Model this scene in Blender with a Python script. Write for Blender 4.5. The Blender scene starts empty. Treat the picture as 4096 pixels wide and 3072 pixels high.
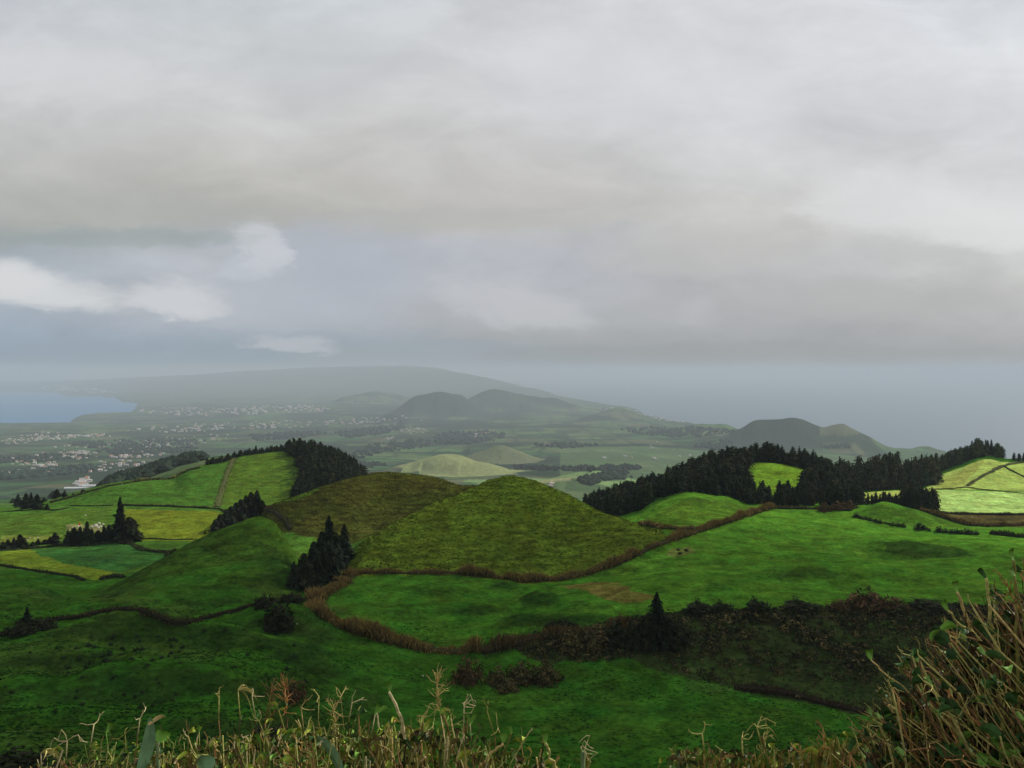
import bpy, math, random
import numpy as np
R = math.radians
C = bpy.context.scene.collection
SC = bpy.context.scene
rng = np.random.default_rng(7)
random.seed(7)

# ------------------------------------------------------------------ camera
F, CX, Y0 = 852.0, 512.0, 370.0          # focal length, centre column and horizon row of the photograph at 1024 x 768
cam = bpy.data.cameras.new('camera'); camo = bpy.data.objects.new('camera', cam); C.objects.link(camo)
cam.sensor_width = 36.0; cam.lens = 36.0*F/1024; cam.shift_y = -(384-Y0)/1024
cam.clip_start = 0.1; cam.clip_end = 120000
camo.location = (0, 0, 0); camo.rotation_euler = (R(90), 0, 0)
SC.camera = camo

# ------------------------------------------------------------------ light
SUN_EL, SUN_AZ, SUN_S = 36.0, 50.0, 4.8     # azimuth from straight ahead (+Y) towards the right (+X)
SKY_S = 0.06
HAZE_D, HAZE_TOP = 4.9e-5, 180.0
SC.view_settings.view_transform = 'Standard'; SC.view_settings.look = 'None'
SC.view_settings.exposure = 0.0; SC.view_settings.gamma = 1.0
sd = np.array([math.sin(R(SUN_AZ))*math.cos(R(SUN_EL)), math.cos(R(SUN_AZ))*math.cos(R(SUN_EL)), math.sin(R(SUN_EL))])
sun = bpy.data.lights.new('sun', 'SUN'); suno = bpy.data.objects.new('sun', sun); C.objects.link(suno)
sun.energy = SUN_S; sun.angle = R(0.6); sun.color = (1.0, 0.93, 0.80)
suno.rotation_euler = (R(90-SUN_EL), 0, R(180-SUN_AZ)); suno.location = tuple(sd*50)
try:
    SC.cycles.use_denoising = True; SC.cycles.denoiser = 'OPENIMAGEDENOISE'
    SC.cycles.max_bounces = 6; SC.cycles.volume_bounces = 1; SC.cycles.transparent_max_bounces = 12
except Exception: pass

def lin(c):
    return tuple(((v/255.0)/12.92 if v/255.0 <= 0.04045 else ((v/255.0+0.055)/1.055)**2.4) for v in c)

# ------------------------------------------------------------------ sky: Nishita daylight behind overcast cloud
W = bpy.data.worlds.new('World'); SC.world = W; W.use_nodes = True
nt = W.node_tree; nt.nodes.clear()
def N(t, **k):
    n = nt.nodes.new(t)
    for a, v in k.items(): setattr(n, a, v)
    return n
def L(a, b): nt.links.new(a, b)
def M(op, a, b=None, c=None, clamp=False):
    n = N('ShaderNodeMath', operation=op); n.use_clamp = clamp
    for i, v in enumerate((a, b, c)):
        if v is None: continue
        if isinstance(v, (int, float)): n.inputs[i].default_value = v
        else: L(v, n.inputs[i])
    return n.outputs[0]
def MIX(f, a, b):
    n = N('ShaderNodeMix', data_type='RGBA')
    for s, v in ((n.inputs[0], f), (n.inputs[6], a), (n.inputs[7], b)):
        if isinstance(v, (int, float)): s.default_value = v
        elif isinstance(v, tuple): s.default_value = (*v, 1)
        else: L(v, s)
    return n.outputs[2]
tc = N('ShaderNodeTexCoord'); sep = N('ShaderNodeSeparateXYZ'); L(tc.outputs['Generated'], sep.inputs[0])
dx, dy, dz = sep.outputs
ya = M('MAXIMUM', dy, 0.08)
U0 = M('DIVIDE', dx, ya); V0 = M('DIVIDE', dz, ya)
comb = N('ShaderNodeCombineXYZ'); L(M('MULTIPLY', U0, 1.0), comb.inputs[0]); L(M('MULTIPLY', V0, 2.3), comb.inputs[1])
def noise(vec, scale, detail=5, rough=0.55, w=None, col=False, distort=0.0):
    n = N('ShaderNodeTexNoise', noise_dimensions='3D'); L(vec, n.inputs['Vector'])
    n.inputs['Scale'].default_value = scale; n.inputs['Detail'].default_value = detail; n.inputs['Roughness'].default_value = rough
    n.inputs['Distortion'].default_value = distort
    return n.outputs['Color'] if col else n.outputs['Fac']
wc = N('ShaderNodeSeparateColor'); L(noise(comb.outputs[0], 3.2, 6, 0.55, col=True, distort=0.4), wc.inputs[0])
wamp = M('MULTIPLY', M('MINIMUM', M('MAXIMUM', M('SUBTRACT', V0, 0.002), 0.0), 0.10), 1.25)
U = M('ADD', U0, M('MULTIPLY', M('SUBTRACT', wc.outputs[0], 0.5), M('MULTIPLY', wamp, 2.6)))
V = M('ADD', V0, M('MULTIPLY', M('SUBTRACT', wc.outputs[1], 0.5), wamp))
# cloud tones by height above the horizon in five directions
COLS = {
 0: [(0,(194,197,202)),(60,(203,205,207)),(120,(196,197,197)),(180,(184,184,180)),(220,(170,172,168)),(243,(150,159,160)),(260,(166,175,184)),(300,(165,174,185)),(330,(152,166,182)),(360,(138,158,180))],
 256:[(0,(196,202,206)),(60,(204,206,208)),(120,(196,196,195)),(180,(184,182,177)),(215,(177,176,170)),(238,(170,174,176)),(262,(180,184,191)),(300,(177,181,188)),(330,(166,173,183)),(360,(148,161,176))],
 512:[(0,(206,208,211)),(60,(206,207,209)),(120,(200,200,201)),(180,(190,188,185)),(215,(186,184,180)),(240,(183,185,189)),(270,(177,180,188)),(300,(176,178,183)),(328,(172,174,178)),(348,(158,162,167)),(366,(154,160,166))],
 768:[(0,(209,210,213)),(60,(208,209,212)),(120,(205,206,208)),(180,(200,200,200)),(210,(198,197,193)),(240,(191,190,188)),(270,(182,182,184)),(300,(178,178,180)),(322,(167,168,172)),(344,(155,157,160)),(366,(157,160,163))],
 1024:[(0,(212,215,219)),(60,(212,214,217)),(120,(210,211,213)),(180,(208,209,210)),(215,(213,214,214)),(250,(206,208,207)),(280,(190,190,188)),(310,(180,180,181)),(335,(170,170,172)),(352,(159,161,163)),(366,(160,162,164))]}
VT = 0.46
def ramp(stops):
    n = N('ShaderNodeValToRGB'); n.color_ramp.interpolation = 'B_SPLINE'
    es = sorted(((Y0-py)/F/VT, c) for py, c in stops)
    el = n.color_ramp.elements
    while len(el) < len(es): el.new(0.5)
    for e, (p, c) in zip(el, es): e.position = min(max(p, 0), 1); e.color = (*lin(c), 1)
    return n
vn = M('DIVIDE', V, VT)
pc = None
for px in sorted(COLS):
    rp = ramp(COLS[px]); L(vn, rp.inputs[0])
    if pc is None: pc, lastpx = rp.outputs[0], px; continue
    mr = N('ShaderNodeMapRange', interpolation_type='SMOOTHSTEP'); L(U, mr.inputs[0])
    mr.inputs[1].default_value = (lastpx-CX)/F; mr.inputs[2].default_value = (px-CX)/F
    pc = MIX(mr.outputs[0], pc, rp.outputs[0]); lastpx = px
# soft billows
bn = noise(comb.outputs[0], 5.5, 8, 0.56, distort=0.5)
mr = N('ShaderNodeMapRange'); L(bn, mr.inputs[0]); mr.inputs[1].default_value = 0.25; mr.inputs[2].default_value = 0.75; mr.inputs[3].default_value = 0.86; mr.inputs[4].default_value = 1.13
mm = N('ShaderNodeVectorMath', operation='SCALE'); L(pc, mm.inputs[0]); L(mr.outputs[0], mm.inputs['Scale'])
bn2 = noise(comb.outputs[0], 22.0, 8, 0.65, distort=0.5)
mr = N('ShaderNodeMapRange'); L(bn2, mr.inputs[0]); mr.inputs[1].default_value = 0.25; mr.inputs[2].default_value = 0.75; mr.inputs[3].default_value = 0.97; mr.inputs[4].default_value = 1.03
mm2 = N('ShaderNodeVectorMath', operation='SCALE'); L(mm.outputs[0], mm2.inputs[0]); L(mr.outputs[0], mm2.inputs['Scale'])
skyc = mm2.outputs[0]
# paler banks of cumulus low in the sky: (column, row, half width, height above, height below, colour, strength)
fine = N('ShaderNodeSeparateColor'); L(noise(comb.outputs[0], 13.0, 9, 0.68, col=True, distort=0.4), fine.inputs[0])
def bank(px, py, w, hu, hd, colr, strength, k=1.0, tilt=0.0):
    global skyc
    u = M('DIVIDE', M('SUBTRACT', M('ADD', U0, M('MULTIPLY', M('SUBTRACT', fine.outputs[0], 0.5), 0.07*k)), (px-CX)/F), w/F)
    v0 = M('SUBTRACT', M('ADD', V0, M('MULTIPLY', M('SUBTRACT', fine.outputs[1], 0.5), 0.035*k)), (Y0-py)/F)
    v1 = M('ADD', v0, M('MULTIPLY', u, tilt*w/F))
    up = M('DIVIDE', M('MAXIMUM', v1, 0.0), hu/F); dn = M('DIVIDE', M('MINIMUM', v1, 0.0), hd/F)
    d2 = M('ADD', M('MULTIPLY', u, u), M('ADD', M('MULTIPLY', up, up), M('MULTIPLY', dn, dn)))
    d2 = M('ADD', d2, M('MULTIPLY', M('SUBTRACT', fine.outputs[2], 0.5), 1.8))
    mr = N('ShaderNodeMapRange', interpolation_type='SMOOTHERSTEP'); L(d2, mr.inputs[0])
    mr.inputs[1].default_value = 1.85; mr.inputs[2].default_value = -0.15; mr.inputs[3].default_value = 0.0; mr.inputs[4].default_value = strength
    skyc = MIX(mr.outputs[0], skyc, lin(colr))
bank(270, 366, 330, 34, 18, (140,154,167), 0.85, 0.9)
bank(390, 362, 110, 20, 14, (150,159,166), 0.8, 0.9)
bank(335, 262, 95, 45, 55, (172,178,190), 0.55, 1.4)
bank(30, 292, 92, 26, 14, (208,210,212), 1.0, 0.8, tilt=0.16)
bank(8, 283, 40, 24, 12, (212,213,214), 0.8, 0.8)
bank(176, 305, 56, 27, 11, (202,204,208), 0.95, 1.4, tilt=0.10)
bank(264, 244, 26, 20, 26, (200,203,208), 0.75, 1.6, tilt=0.5)
bank(247, 268, 22, 14, 10, (190,195,202), 0.6, 1.2)
bank(290, 345, 42, 12, 6, (186,189,195), 0.75, 1.5, tilt=0.08)
bank(515, 308, 82, 30, 22, (194,195,199), 0.62, 1.5, tilt=0.26)
bank(560, 338, 120, 12, 9, (158,160,163), 0.6, 1.0)
bank(760, 352, 260, 9, 12, (150,151,153), 0.6, 0.9)
bank(700, 255, 110, 26, 20, (188,187,184), 0.5, 1.4)
bank(430, 222, 120, 14, 12, (178,178,174), 0.55, 1.3)
bank(180, 215, 180, 16, 14, (172,172,167), 0.5, 1.3)
bank(880, 300, 140, 20, 16, (174,173,172), 0.5, 1.4)
bank(620, 357, 150, 10, 8, (148,150,152), 0.45, 0.7)
bank(880, 205, 80, 36, 28, (218,219,220), 0.7, 1.3)
bank(1000, 232, 85, 26, 18, (219,220,220), 0.75, 1.3)
bank(640, 90, 160, 60, 50, (214,215,218), 0.5, 1.6)
bank(60, 75, 110, 30, 30, (211,212,214), 0.6, 1.5)
bank(330, 60, 120, 40, 36, (192,195,198), 0.45, 1.6)
bank(120, 238, 130, 8, 9, (147,157,158), 0.5, 1.0)
# higher than the picture shows: even overcast
mr = N('ShaderNodeMapRange', interpolation_type='SMOOTHSTEP'); L(V0, mr.inputs[0]); mr.inputs[1].default_value = 0.44; mr.inputs[2].default_value = 0.8
skyc = MIX(mr.outputs[0], skyc, (0.56, 0.575, 0.60))
mr = N('ShaderNodeMapRange', interpolation_type='SMOOTHSTEP'); L(dy, mr.inputs[0]); mr.inputs[1].default_value = 0.3; mr.inputs[2].default_value = 0.05
skyc = MIX(mr.outputs[0], skyc, (0.50, 0.515, 0.54))
nish = N('ShaderNodeTexSky', sky_type='NISHITA'); nish.sun_disc = False
nish.sun_elevation = R(SUN_EL); nish.sun_rotation = R(SUN_AZ)
nb = N('ShaderNodeBackground'); L(nish.outputs[0], nb.inputs[0]); nb.inputs[1].default_value = SKY_S
cb = N('ShaderNodeBackground'); L(skyc, cb.inputs[0]); cb.inputs[1].default_value = 1.085
ms = N('ShaderNodeMixShader'); ms.inputs[0].default_value = 0.96       # cloud cover
L(nb.outputs[0], ms.inputs[1]); L(cb.outputs[0], ms.inputs[2])
out = N('ShaderNodeOutputWorld'); L(ms.outputs[0], out.inputs[0])

# ------------------------------------------------------------------ helpers
def tag(o, label=None, cat=None, group=None, kind=None):
    if label: o['label'] = label
    if cat: o['category'] = cat
    if group: o['group'] = group
    if kind: o['kind'] = kind
    return o
def mat(name, base=None, attr=None, rough=0.95, spec=0.03, noise_scale=None, noise_amt=0.3, bump=0.0, bscale=5.0, transl=0.0, rnd=0.0):
    m = bpy.data.materials.new(name); m.use_nodes = True
    t = m.node_tree; b = t.nodes['Principled BSDF']
    b.inputs['Roughness'].default_value = rough; b.inputs['Specular IOR Level'].default_value = spec
    if attr:
        a = t.nodes.new('ShaderNodeAttribute'); a.attribute_name = attr; src = a.outputs['Color']
    else:
        r = t.nodes.new('ShaderNodeRGB'); r.outputs[0].default_value = (*base, 1); src = r.outputs[0]
    g = t.nodes.new('ShaderNodeTexCoord')
    if noise_scale:
        n = t.nodes.new('ShaderNodeTexNoise'); n.inputs['Scale'].default_value = noise_scale; n.inputs['Detail'].default_value = 4
        t.links.new(g.outputs['Object'], n.inputs['Vector'])
        mr = t.nodes.new('ShaderNodeMapRange'); mr.inputs[1].default_value = 0.3; mr.inputs[2].default_value = 0.7
        mr.inputs[3].default_value = 1-noise_amt; mr.inputs[4].default_value = 1+noise_amt
        t.links.new(n.outputs['Fac'], mr.inputs[0])
        s = t.nodes.new('ShaderNodeVectorMath'); s.operation = 'SCALE'; t.links.new(src, s.inputs[0]); t.links.new(mr.outputs[0], s.inputs['Scale']); src = s.outputs[0]
    if rnd:
        oi = t.nodes.new('ShaderNodeObjectInfo'); mr = t.nodes.new('ShaderNodeMapRange'); mr.inputs[3].default_value = 1-rnd; mr.inputs[4].default_value = 1+rnd
        t.links.new(oi.outputs['Random'], mr.inputs[0])
        s = t.nodes.new('ShaderNodeVectorMath'); s.operation = 'SCALE'; t.links.new(src, s.inputs[0]); t.links.new(mr.outputs[0], s.inputs['Scale']); src = s.outputs[0]
    t.links.new(src, b.inputs['Base Color'])
    if bump:
        n = t.nodes.new('ShaderNodeTexNoise'); n.inputs['Scale'].default_value = bscale; n.inputs['Detail'].default_value = 5
        t.links.new(g.outputs['Object'], n.inputs['Vector'])
        bp = t.nodes.new('ShaderNodeBump'); bp.inputs['Strength'].default_value = bump; t.links.new(n.outputs['Fac'], bp.inputs['Height'])
        t.links.new(bp.outputs['Normal'], b.inputs['Normal'])
    return m

class MB:
    "collects geometry with a colour per vertex"
    def __init__(s): s.v=[]; s.f=[]; s.c=[]; s.n=0
    def add(s, v, f, c):
        v = np.asarray(v, float).reshape(-1,3)
        s.v.append(v); s.f.extend([[i+s.n for i in q] for q in f])
        c = np.asarray(c, float)
        s.c.append(np.broadcast_to(c, (len(v),3)).copy()); s.n += len(v)
    def quads(s, v, c):
        "v (n,4,3), c (n,3)"
        n = len(v); 
        if n == 0: return
        idx = np.arange(4*n).reshape(n,4)+s.n
        s.v.append(v.reshape(-1,3)); s.f.extend(idx.tolist()); s.c.append(np.repeat(np.broadcast_to(c,(n,3)),4,axis=0)); s.n += 4*n
    def mesh(s, name, m, smooth=False):
        me = bpy.data.meshes.new(name)
        v = np.concatenate(s.v) if s.v else np.zeros((0,3))
        me.from_pydata(v.tolist(), [], s.f); 
        a = me.attributes.new('Col', 'FLOAT_COLOR', 'POINT')
        cc = np.ones((len(v),4)); cc[:,:3] = np.concatenate(s.c); a.data.foreach_set('color', cc.ravel())
        if smooth: me.polygons.foreach_set('use_smooth', [True]*len(me.polygons))
        me.materials.append(m); me.update(); return me
    def build(s, name, m, parent=None, smooth=False, loc=None):
        o = bpy.data.objects.new(name, s.mesh(name, m, smooth)); C.objects.link(o)
        if parent: o.parent = parent
        if loc is not None: o.location = tuple(loc)
        return o
def empty(name, loc=(0,0,0), rz=0, s=1):
    o = bpy.data.objects.new(name, None); C.objects.link(o); o.location = tuple(loc); o.rotation_euler = (0,0,rz)
    o.scale = (s,s,s) if np.isscalar(s) else s; o.empty_display_size = 0.2
    return o
def unit(a): return a/np.maximum(np.linalg.norm(a, axis=-1, keepdims=True), 1e-9)
def cards(cen, nor, size, elong=1.6, up=None, rg=rng):
    "leaf shaped quads: centre, normal, length"
    n = len(cen); nor = unit(nor)
    t = unit(rg.normal(size=(n,3))) if up is None else unit(np.broadcast_to(up,(n,3))+rg.normal(size=(n,3))*0.35)
    t = unit(t-(t*nor).sum(1,keepdims=True)*nor); b = np.cross(nor, t)
    s = np.broadcast_to(np.asarray(size,float).reshape(-1,1), (n,1))*0.5; w = s/elong
    return np.stack([cen-t*s, cen+b*w+nor*s*0.15, cen+t*s, cen-b*w+nor*s*0.15], 1)
def tube(mb, pts, rad, col, k=5):
    pts = np.asarray(pts, float); n = len(pts); rad = np.broadcast_to(rad, (n,))
    tg = np.gradient(pts, axis=0); tg = unit(tg)
    ref = np.array([0.31,0.77,0.55]); a = unit(np.cross(tg, ref)); b = np.cross(tg, a)
    th = np.arange(k)/k*2*np.pi
    v = pts[:,None,:]+rad[:,None,None]*(np.cos(th)[None,:,None]*a[:,None,:]+np.sin(th)[None,:,None]*b[:,None,:])
    f = []
    for i in range(n-1):
        for j in range(k): f.append([i*k+j, i*k+(j+1)%k, (i+1)*k+(j+1)%k, (i+1)*k+j])
    f.append(list(range(k))[::-1]); f.append([(n-1)*k+j for j in range(k)])
    mb.add(v.reshape(-1,3), f, col)
def hsh(i, j, s=0):
    n = (i.astype(np.int64)*374761393 + j.astype(np.int64)*668265263 + s*1442695041) & 0x7fffffff
    n = ((n ^ (n >> 13))*1274126177) & 0x7fffffff
    n = ((n ^ (n >> 16))*2246822519) & 0x7fffffff
    return (n & 0xfffff)/float(0xfffff)
def vnoise(x, y, s=0):
    i, j = np.floor(x), np.floor(y); u, v = x-i, y-j
    u = u*u*u*(u*(u*6-15)+10); v = v*v*v*(v*(v*6-15)+10)
    a, b, c, d = hsh(i,j,s), hsh(i+1,j,s), hsh(i,j+1,s), hsh(i+1,j+1,s)
    return (a*(1-u)+b*u)*(1-v)+(c*(1-u)+d*u)*v-0.5
def fbm(x, y, s=0, o=4):
    r = 0; a = 1.0
    for k in range(o): r = r+a*vnoise(x*2**k+17.3*k, y*2**k-9.1*k, s+k); a *= 0.5
    return r
def sstep(a, b, x): t = np.clip((x-a)/(b-a), 0, 1); return t*t*(3-2*t)
def pchip(x, y, q):
    x = np.asarray(x,float); y = np.asarray(y,float); h = np.diff(x); d = np.diff(y)/h; n = len(x)
    m = np.zeros(n)
    for i in range(1,n-1):
        if d[i-1]*d[i] > 0:
            w1 = 2*h[i]+h[i-1]; w2 = h[i]+2*h[i-1]; m[i] = (w1+w2)/(w1/d[i-1]+w2/d[i])
    m[0], m[-1] = d[0], d[-1]
    q = np.clip(q, x[0], x[-1]); k = np.clip(np.searchsorted(x, q)-1, 0, n-2)
    t = (q-x[k])/h[k]
    return (y[k]*(1+2*t)*(1-t)**2 + h[k]*m[k]*t*(1-t)**2 + y[k+1]*t*t*(3-2*t) + h[k]*m[k+1]*t*t*(t-1))

# ------------------------------------------------------------------ terrain: lines of the land, (column, distance m, row)
SEA = -560.0
def zy(D, z): return Y0-z/D*F
S = lambda D: zy(D, SEA-25)
ROWS = [
 [(-600,12,zy(12,-10)),(512,12,zy(12,-10)),(1600,12,zy(12,-9))],
 [(-600,150,768),(0,150,768),(200,155,770),(330,175,772),(450,188,770),(512,190,770),(1600,190,770)],
 [(-600,190,702),(0,190,702),(200,195,703),(300,212,702),(400,232,700),(512,236,700),(700,236,700),(850,230,712),(1000,225,720),(1600,225,720)],
 [(-600,235,648),(0,240,642),(100,240,648),(200,243,645),(270,248,652),(340,262,656),(470,268,655),(600,262,662),(700,248,684),(850,236,706),(1000,232,712),(1600,232,712)],
 [(-600,285,612),(0,285,612),(100,280,612),(190,276,621),(270,280,612),(340,284,632),(400,288,634),(470,290,636),(560,296,628),(640,300,611),(700,302,607),(850,304,604),(1000,306,604),(1600,306,604)],
 [(-600,335,590),(0,328,592),(70,318,604),(150,315,592),(230,318,586),(290,318,599),(340,322,601),(512,330,603),(600,338,590),(700,345,578),(850,345,580),(1600,345,580)],
 [(-600,372,577),(0,368,577),(75,333,607),(100,342,595),(150,362,565),(200,382,537),(240,394,519),(258,398,514.5),(272,398,519),(290,385,545),(305,372,572),(340,362,579),(400,366,577),(512,366,579),(590,372,577),(640,388,562),(700,395,556),(850,395,556),(1600,395,556)],
 [(-600,415,566),(0,412,566),(75,395,574),(150,405,574),(200,415,570),(260,420,560),(300,420,556),(340,402,567),(370,415,540),(400,425,521),(430,436,505),(460,444,493),(490,449,479.5),(509,450,474),(530,449,478.5),(560,446,491),(600,436,511),(640,422,529),(660,420,537),(700,430,540),(760,435,540),(850,440,541),(1600,440,541)],
 [(-600,450,556),(0,450,556),(150,450,556),(240,455,550),(290,455,538),(330,465,532),(400,475,530),(460,480,505),(490,470,482),(512,470,484),(560,480,500),(620,480,528),(650,470,527),(690,485,515),(740,495,516),(800,500,521),(900,495,528),(1024,490,533),(1600,490,533)],
 [(-600,520,542),(0,520,542),(200,520,541),(250,520,530),(270,500,509),(300,505,497),(330,515,485.5),(360,528,477.5),(390,540,473.7),(420,540,475),(440,535,478.5),(465,515,485.5),(490,500,485),(530,540,505),(600,550,520),(635,525,517),(660,530,503),(690,540,496),(720,545,500),(750,550,508),(800,560,508),(860,560,508),(885,545,507),(920,545,513),(960,540,523),(1024,540,526),(1600,540,526)],
 [(-600,640,512),(0,640,512),(100,640,511),(200,645,507),(260,650,507),(300,655,503),(330,650,502),(380,650,512),(450,650,540),(560,650,520),(600,645,512),(640,645,503),(680,645,491),(700,645,486),(730,645,482),(765,645,484),(800,640,486),(840,632,497),(860,625,505),(900,625,504.5),(940,620,510),(1024,620,513),(1600,620,513)],
 [(-600,690,508),(0,690,510),(50,695,503),(75,705,496),(108,725,486),(134,745,481.5),(172,775,479),(190,795,469.5),(215,820,464),(250,850,455.5),(285,870,451.5),(305,870,453),(330,862,459),(350,850,468),(365,835,482),(380,830,492),(450,800,540),(560,740,530),(600,720,509),(640,712,497),(680,705,483),(700,702,475),(715,700,469),(745,700,464.5),(765,700,463),(785,700,465.5),(810,700,472),(840,705,486),(860,740,494),(900,745,491),(935,745,488.5),(980,740,489),(1024,735,492),(1600,735,494)],
 [(-600,1000,zy(1000,-170)),(100,1000,zy(1000,-160)),(250,1040,zy(1040,-150)),(400,1000,zy(1000,-190)),(600,960,zy(960,-190)),(700,900,zy(900,-150)),(820,900,zy(900,-135)),(870,900,489),(905,905,483),(935,905,474),(960,905,464.5),(980,900,457.5),(990,900,457),(1005,900,460),(1030,905,461),(1080,905,463),(1600,905,470)],
 [(-600,1300,zy(1300,-210)),(60,1300,zy(1300,-195)),(110,1300,484),(140,1300,477),(170,1300,468),(200,1300,460),(225,1300,457),(260,1300,455),(320,1300,zy(1300,-190)),(450,1300,zy(1300,-230)),(800,1250,zy(1250,-220)),(950,1250,zy(1250,-200)),(1600,1250,zy(1250,-200))],
 [(-600,2000,492),(0,2000,493),(100,2000,488),(200,2000,490),(350,2000,486),(450,2000,482),(520,2000,482),(600,2000,485),(700,2000,490),(900,2000,500),(1600,2000,500)],
 [(-600,2700,471),(0,2700,470),(200,2700,468),(350,2700,469),(450,2700,472),(560,2700,468),(650,2700,470),(800,2700,474),(1000,2700,482),(1600,2700,482)],
 [(-600,4200,448),(0,4200,448),(350,4200,446),(500,4200,446),(640,4200,446),(700,4150,450),(800,4150,454),(900,4150,457),(960,4150,464),(1050,4150,478),(1600,4150,480)],
 [(-600,4700,443),(0,4700,443),(500,4700,441),(660,4700,440),(725,4650,438),(740,4600,431),(756,4600,422.5),(769,4600,421),(781,4600,420),(793,4600,418.5),(800,4600,420),(808,4600,423.5),(816,4600,426.5),(823,4600,427.6),(832,4600,425.6),(843,4600,423.8),(850,4600,427),(860,4600,432),(870,4600,437),(878,4620,442),(886,4640,446.5),(898,4650,448.5),(911,4650,449),(920,4650,447),(927,4650,447),(936,4650,450),(960,4650,457),(1000,4650,S(4650)),(1600,4650,S(4650))],
 [(-600,5600,434),(0,5600,434),(500,5600,433),(660,5600,432),(680,5600,429.5),(705,5600,425),(722,5600,425.2),(738,5600,429),(760,5600,436),(850,5600,zy(5600,-520)),(920,5600,S(5600)),(1600,5600,S(5600))],
 [(-600,7000,425),(0,7000,426.5),(300,7000,425),(500,7000,423),(620,7000,423),(690,7000,427),(760,7000,432),(820,7000,S(7000)),(1600,7000,S(7000))],
 [(-600,8400,422.5),(0,8450,423.5),(150,8500,421),(400,8500,415),(600,8500,415),(640,8500,418),(690,8500,423),(720,8500,S(8500)),(1600,8500,S(8500))],
 [(-600,9800,S(9800)),(0,9800,S(9800)),(60,9800,S(9800)),(85,9600,417.5),(130,9900,414.5),(400,10000,408),(560,9800,408),(600,9700,411),(640,9600,415.5),(657,9600,417.5),(680,9600,S(9600)),(1600,9600,S(9600))],
 [(-600,12500,S(12500)),(0,12500,S(12500)),(128,12500,S(12500)),(142,12500,406.2),(400,12500,403),(500,12500,401),(594,11800,405),(625,11600,407.5),(650,11600,S(11600)),(1600,11600,S(11600))],
 [(-600,15500,S(15500)),(112,15500,S(15500)),(128,15500,399.3),(300,15500,397),(470,15500,395),(562,14200,397.5),(594,13600,402.2),(625,13000,S(13000)),(1600,13000,S(13000))],
 [(-600,20000,S(20000)),(50,20000,S(20000)),(70,20000,392),(300,19500,388),(460,18000,385),(531,16800,388.5),(562,15800,397),(600,15200,S(15200)),(1600,15200,S(15200))],
 [(-600,24000,386.5),(0,24000,387.6),(100,23500,384),(300,22500,376),(430,21000,372),(460,20300,374),(499,19500,380.5),(531,19000,389),(562,18600,396),(580,18600,S(18600)),(1600,18600,S(18600))],
 [(-600,29000,376),(0,29000,383),(150,28000,377),(250,27500,371),(320,27000,366),(375,26500,362),(405,26500,362),(432,26000,366),(460,25500,373),(500,25000,383),(540,25000,S(25000)),(1600,25000,S(25000))],
 [(-600,40000,zy(40000,-500)),(400,40000,zy(40000,-500)),(520,40000,S(40000)),(1600,40000,S(40000))],
]
cols = np.concatenate([np.linspace(-600,-60,28)[:-1], np.linspace(-60,1084,930), np.linspace(1084,1600,27)[1:]])
Drow = np.concatenate([np.geomspace(10,135,40)[:-1], np.geomspace(135,950,520)[:-1], np.geomspace(950,6500,260)[:-1], np.geomspace(6500,40000,150)])
nC, nR = len(cols), len(Drow)
rowD = np.array([pchip([k[0] for k in r],[math.log(k[1]) for k in r], cols) for r in ROWS])
rowY = np.array([pchip([k[0] for k in r],[k[2] for k in r], cols) for r in ROWS])
for i in range(1,len(rowD)): rowD[i] = np.maximum(rowD[i], rowD[i-1]+0.012)
rowZ = (Y0-rowY)/F*np.exp(rowD)
Z = np.empty((nC,nR)); lD = np.log(Drow)
for c in range(nC): Z[c] = pchip(rowD[:,c], rowZ[:,c], lD)
PX, DD = np.meshgrid(cols, Drow, indexing='ij'); X = (PX-CX)/F*DD
def yapp(): return Y0-Z/DD*F
def gD(D): return D
def hit(px, py, d0=140.0, d1=1e9):
    d0, d1 = float(gD(d0)), float(gD(d1))
    c = int(np.clip(np.searchsorted(cols, px), 1, nC-1)); t = np.clip((px-cols[c-1])/(cols[c]-cols[c-1]),0,1)
    z = Z[c-1]*(1-t)+Z[c]*t; ya = Y0-z/Drow*F
    ok = np.where((ya <= py) & (Drow >= d0) & (Drow <= d1))[0]
    j = ok[0] if len(ok) else int(np.argmin(np.where((Drow>=d0)&(Drow<=d1), ya, 1e9)))
    D, zz = Drow[j], z[j]
    if j > 0 and ya[j-1] > py > ya[j] and Drow[j-1] >= d0:
        s = (ya[j-1]-py)/(ya[j-1]-ya[j]); D = Drow[j-1]+s*(Drow[j]-Drow[j-1]); zz = z[j-1]+s*(z[j]-z[j-1])
    return np.array([(px-CX)/F*D, D, zz])
def ground(x, y):
    x = np.asarray(x,float); y = np.asarray(y,float)
    px = CX+F*x/y; c = np.clip(np.searchsorted(cols, px),1,nC-1); t = np.clip((px-cols[c-1])/(cols[c]-cols[c-1]),0,1)
    r = np.clip(np.searchsorted(Drow, y),1,nR-1); u = np.clip((y-Drow[r-1])/(Drow[r]-Drow[r-1]),0,1)
    return (Z[c-1,r-1]*(1-t)+Z[c,r-1]*t)*(1-u)+(Z[c-1,r]*(1-t)+Z[c,r]*t)*u
def poly_xy(pts, step=12, d0=140, d1=1e9):
    out = []
    for (a,b) in zip(pts, pts[1:]+pts[:1]):
        n = max(1, int(math.hypot(b[0]-a[0], b[1]-a[1])/step))
        for i in range(n):
            t = i/n; out.append(hit(a[0]+(b[0]-a[0])*t, a[1]+(b[1]-a[1])*t, d0, d1)[:2])
    return np.array(out)
def inside(x, y, P):
    r = np.zeros(x.shape, bool); x0,y0 = P[-1]
    for x1,y1 in P:
        if y0 != y1:
            c = ((y1 > y) != (y0 > y)); r ^= c & (x < (x0-x1)*(y-y1)/(y0-y1)+x1)
        x0,y0 = x1,y1
    return r
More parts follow.
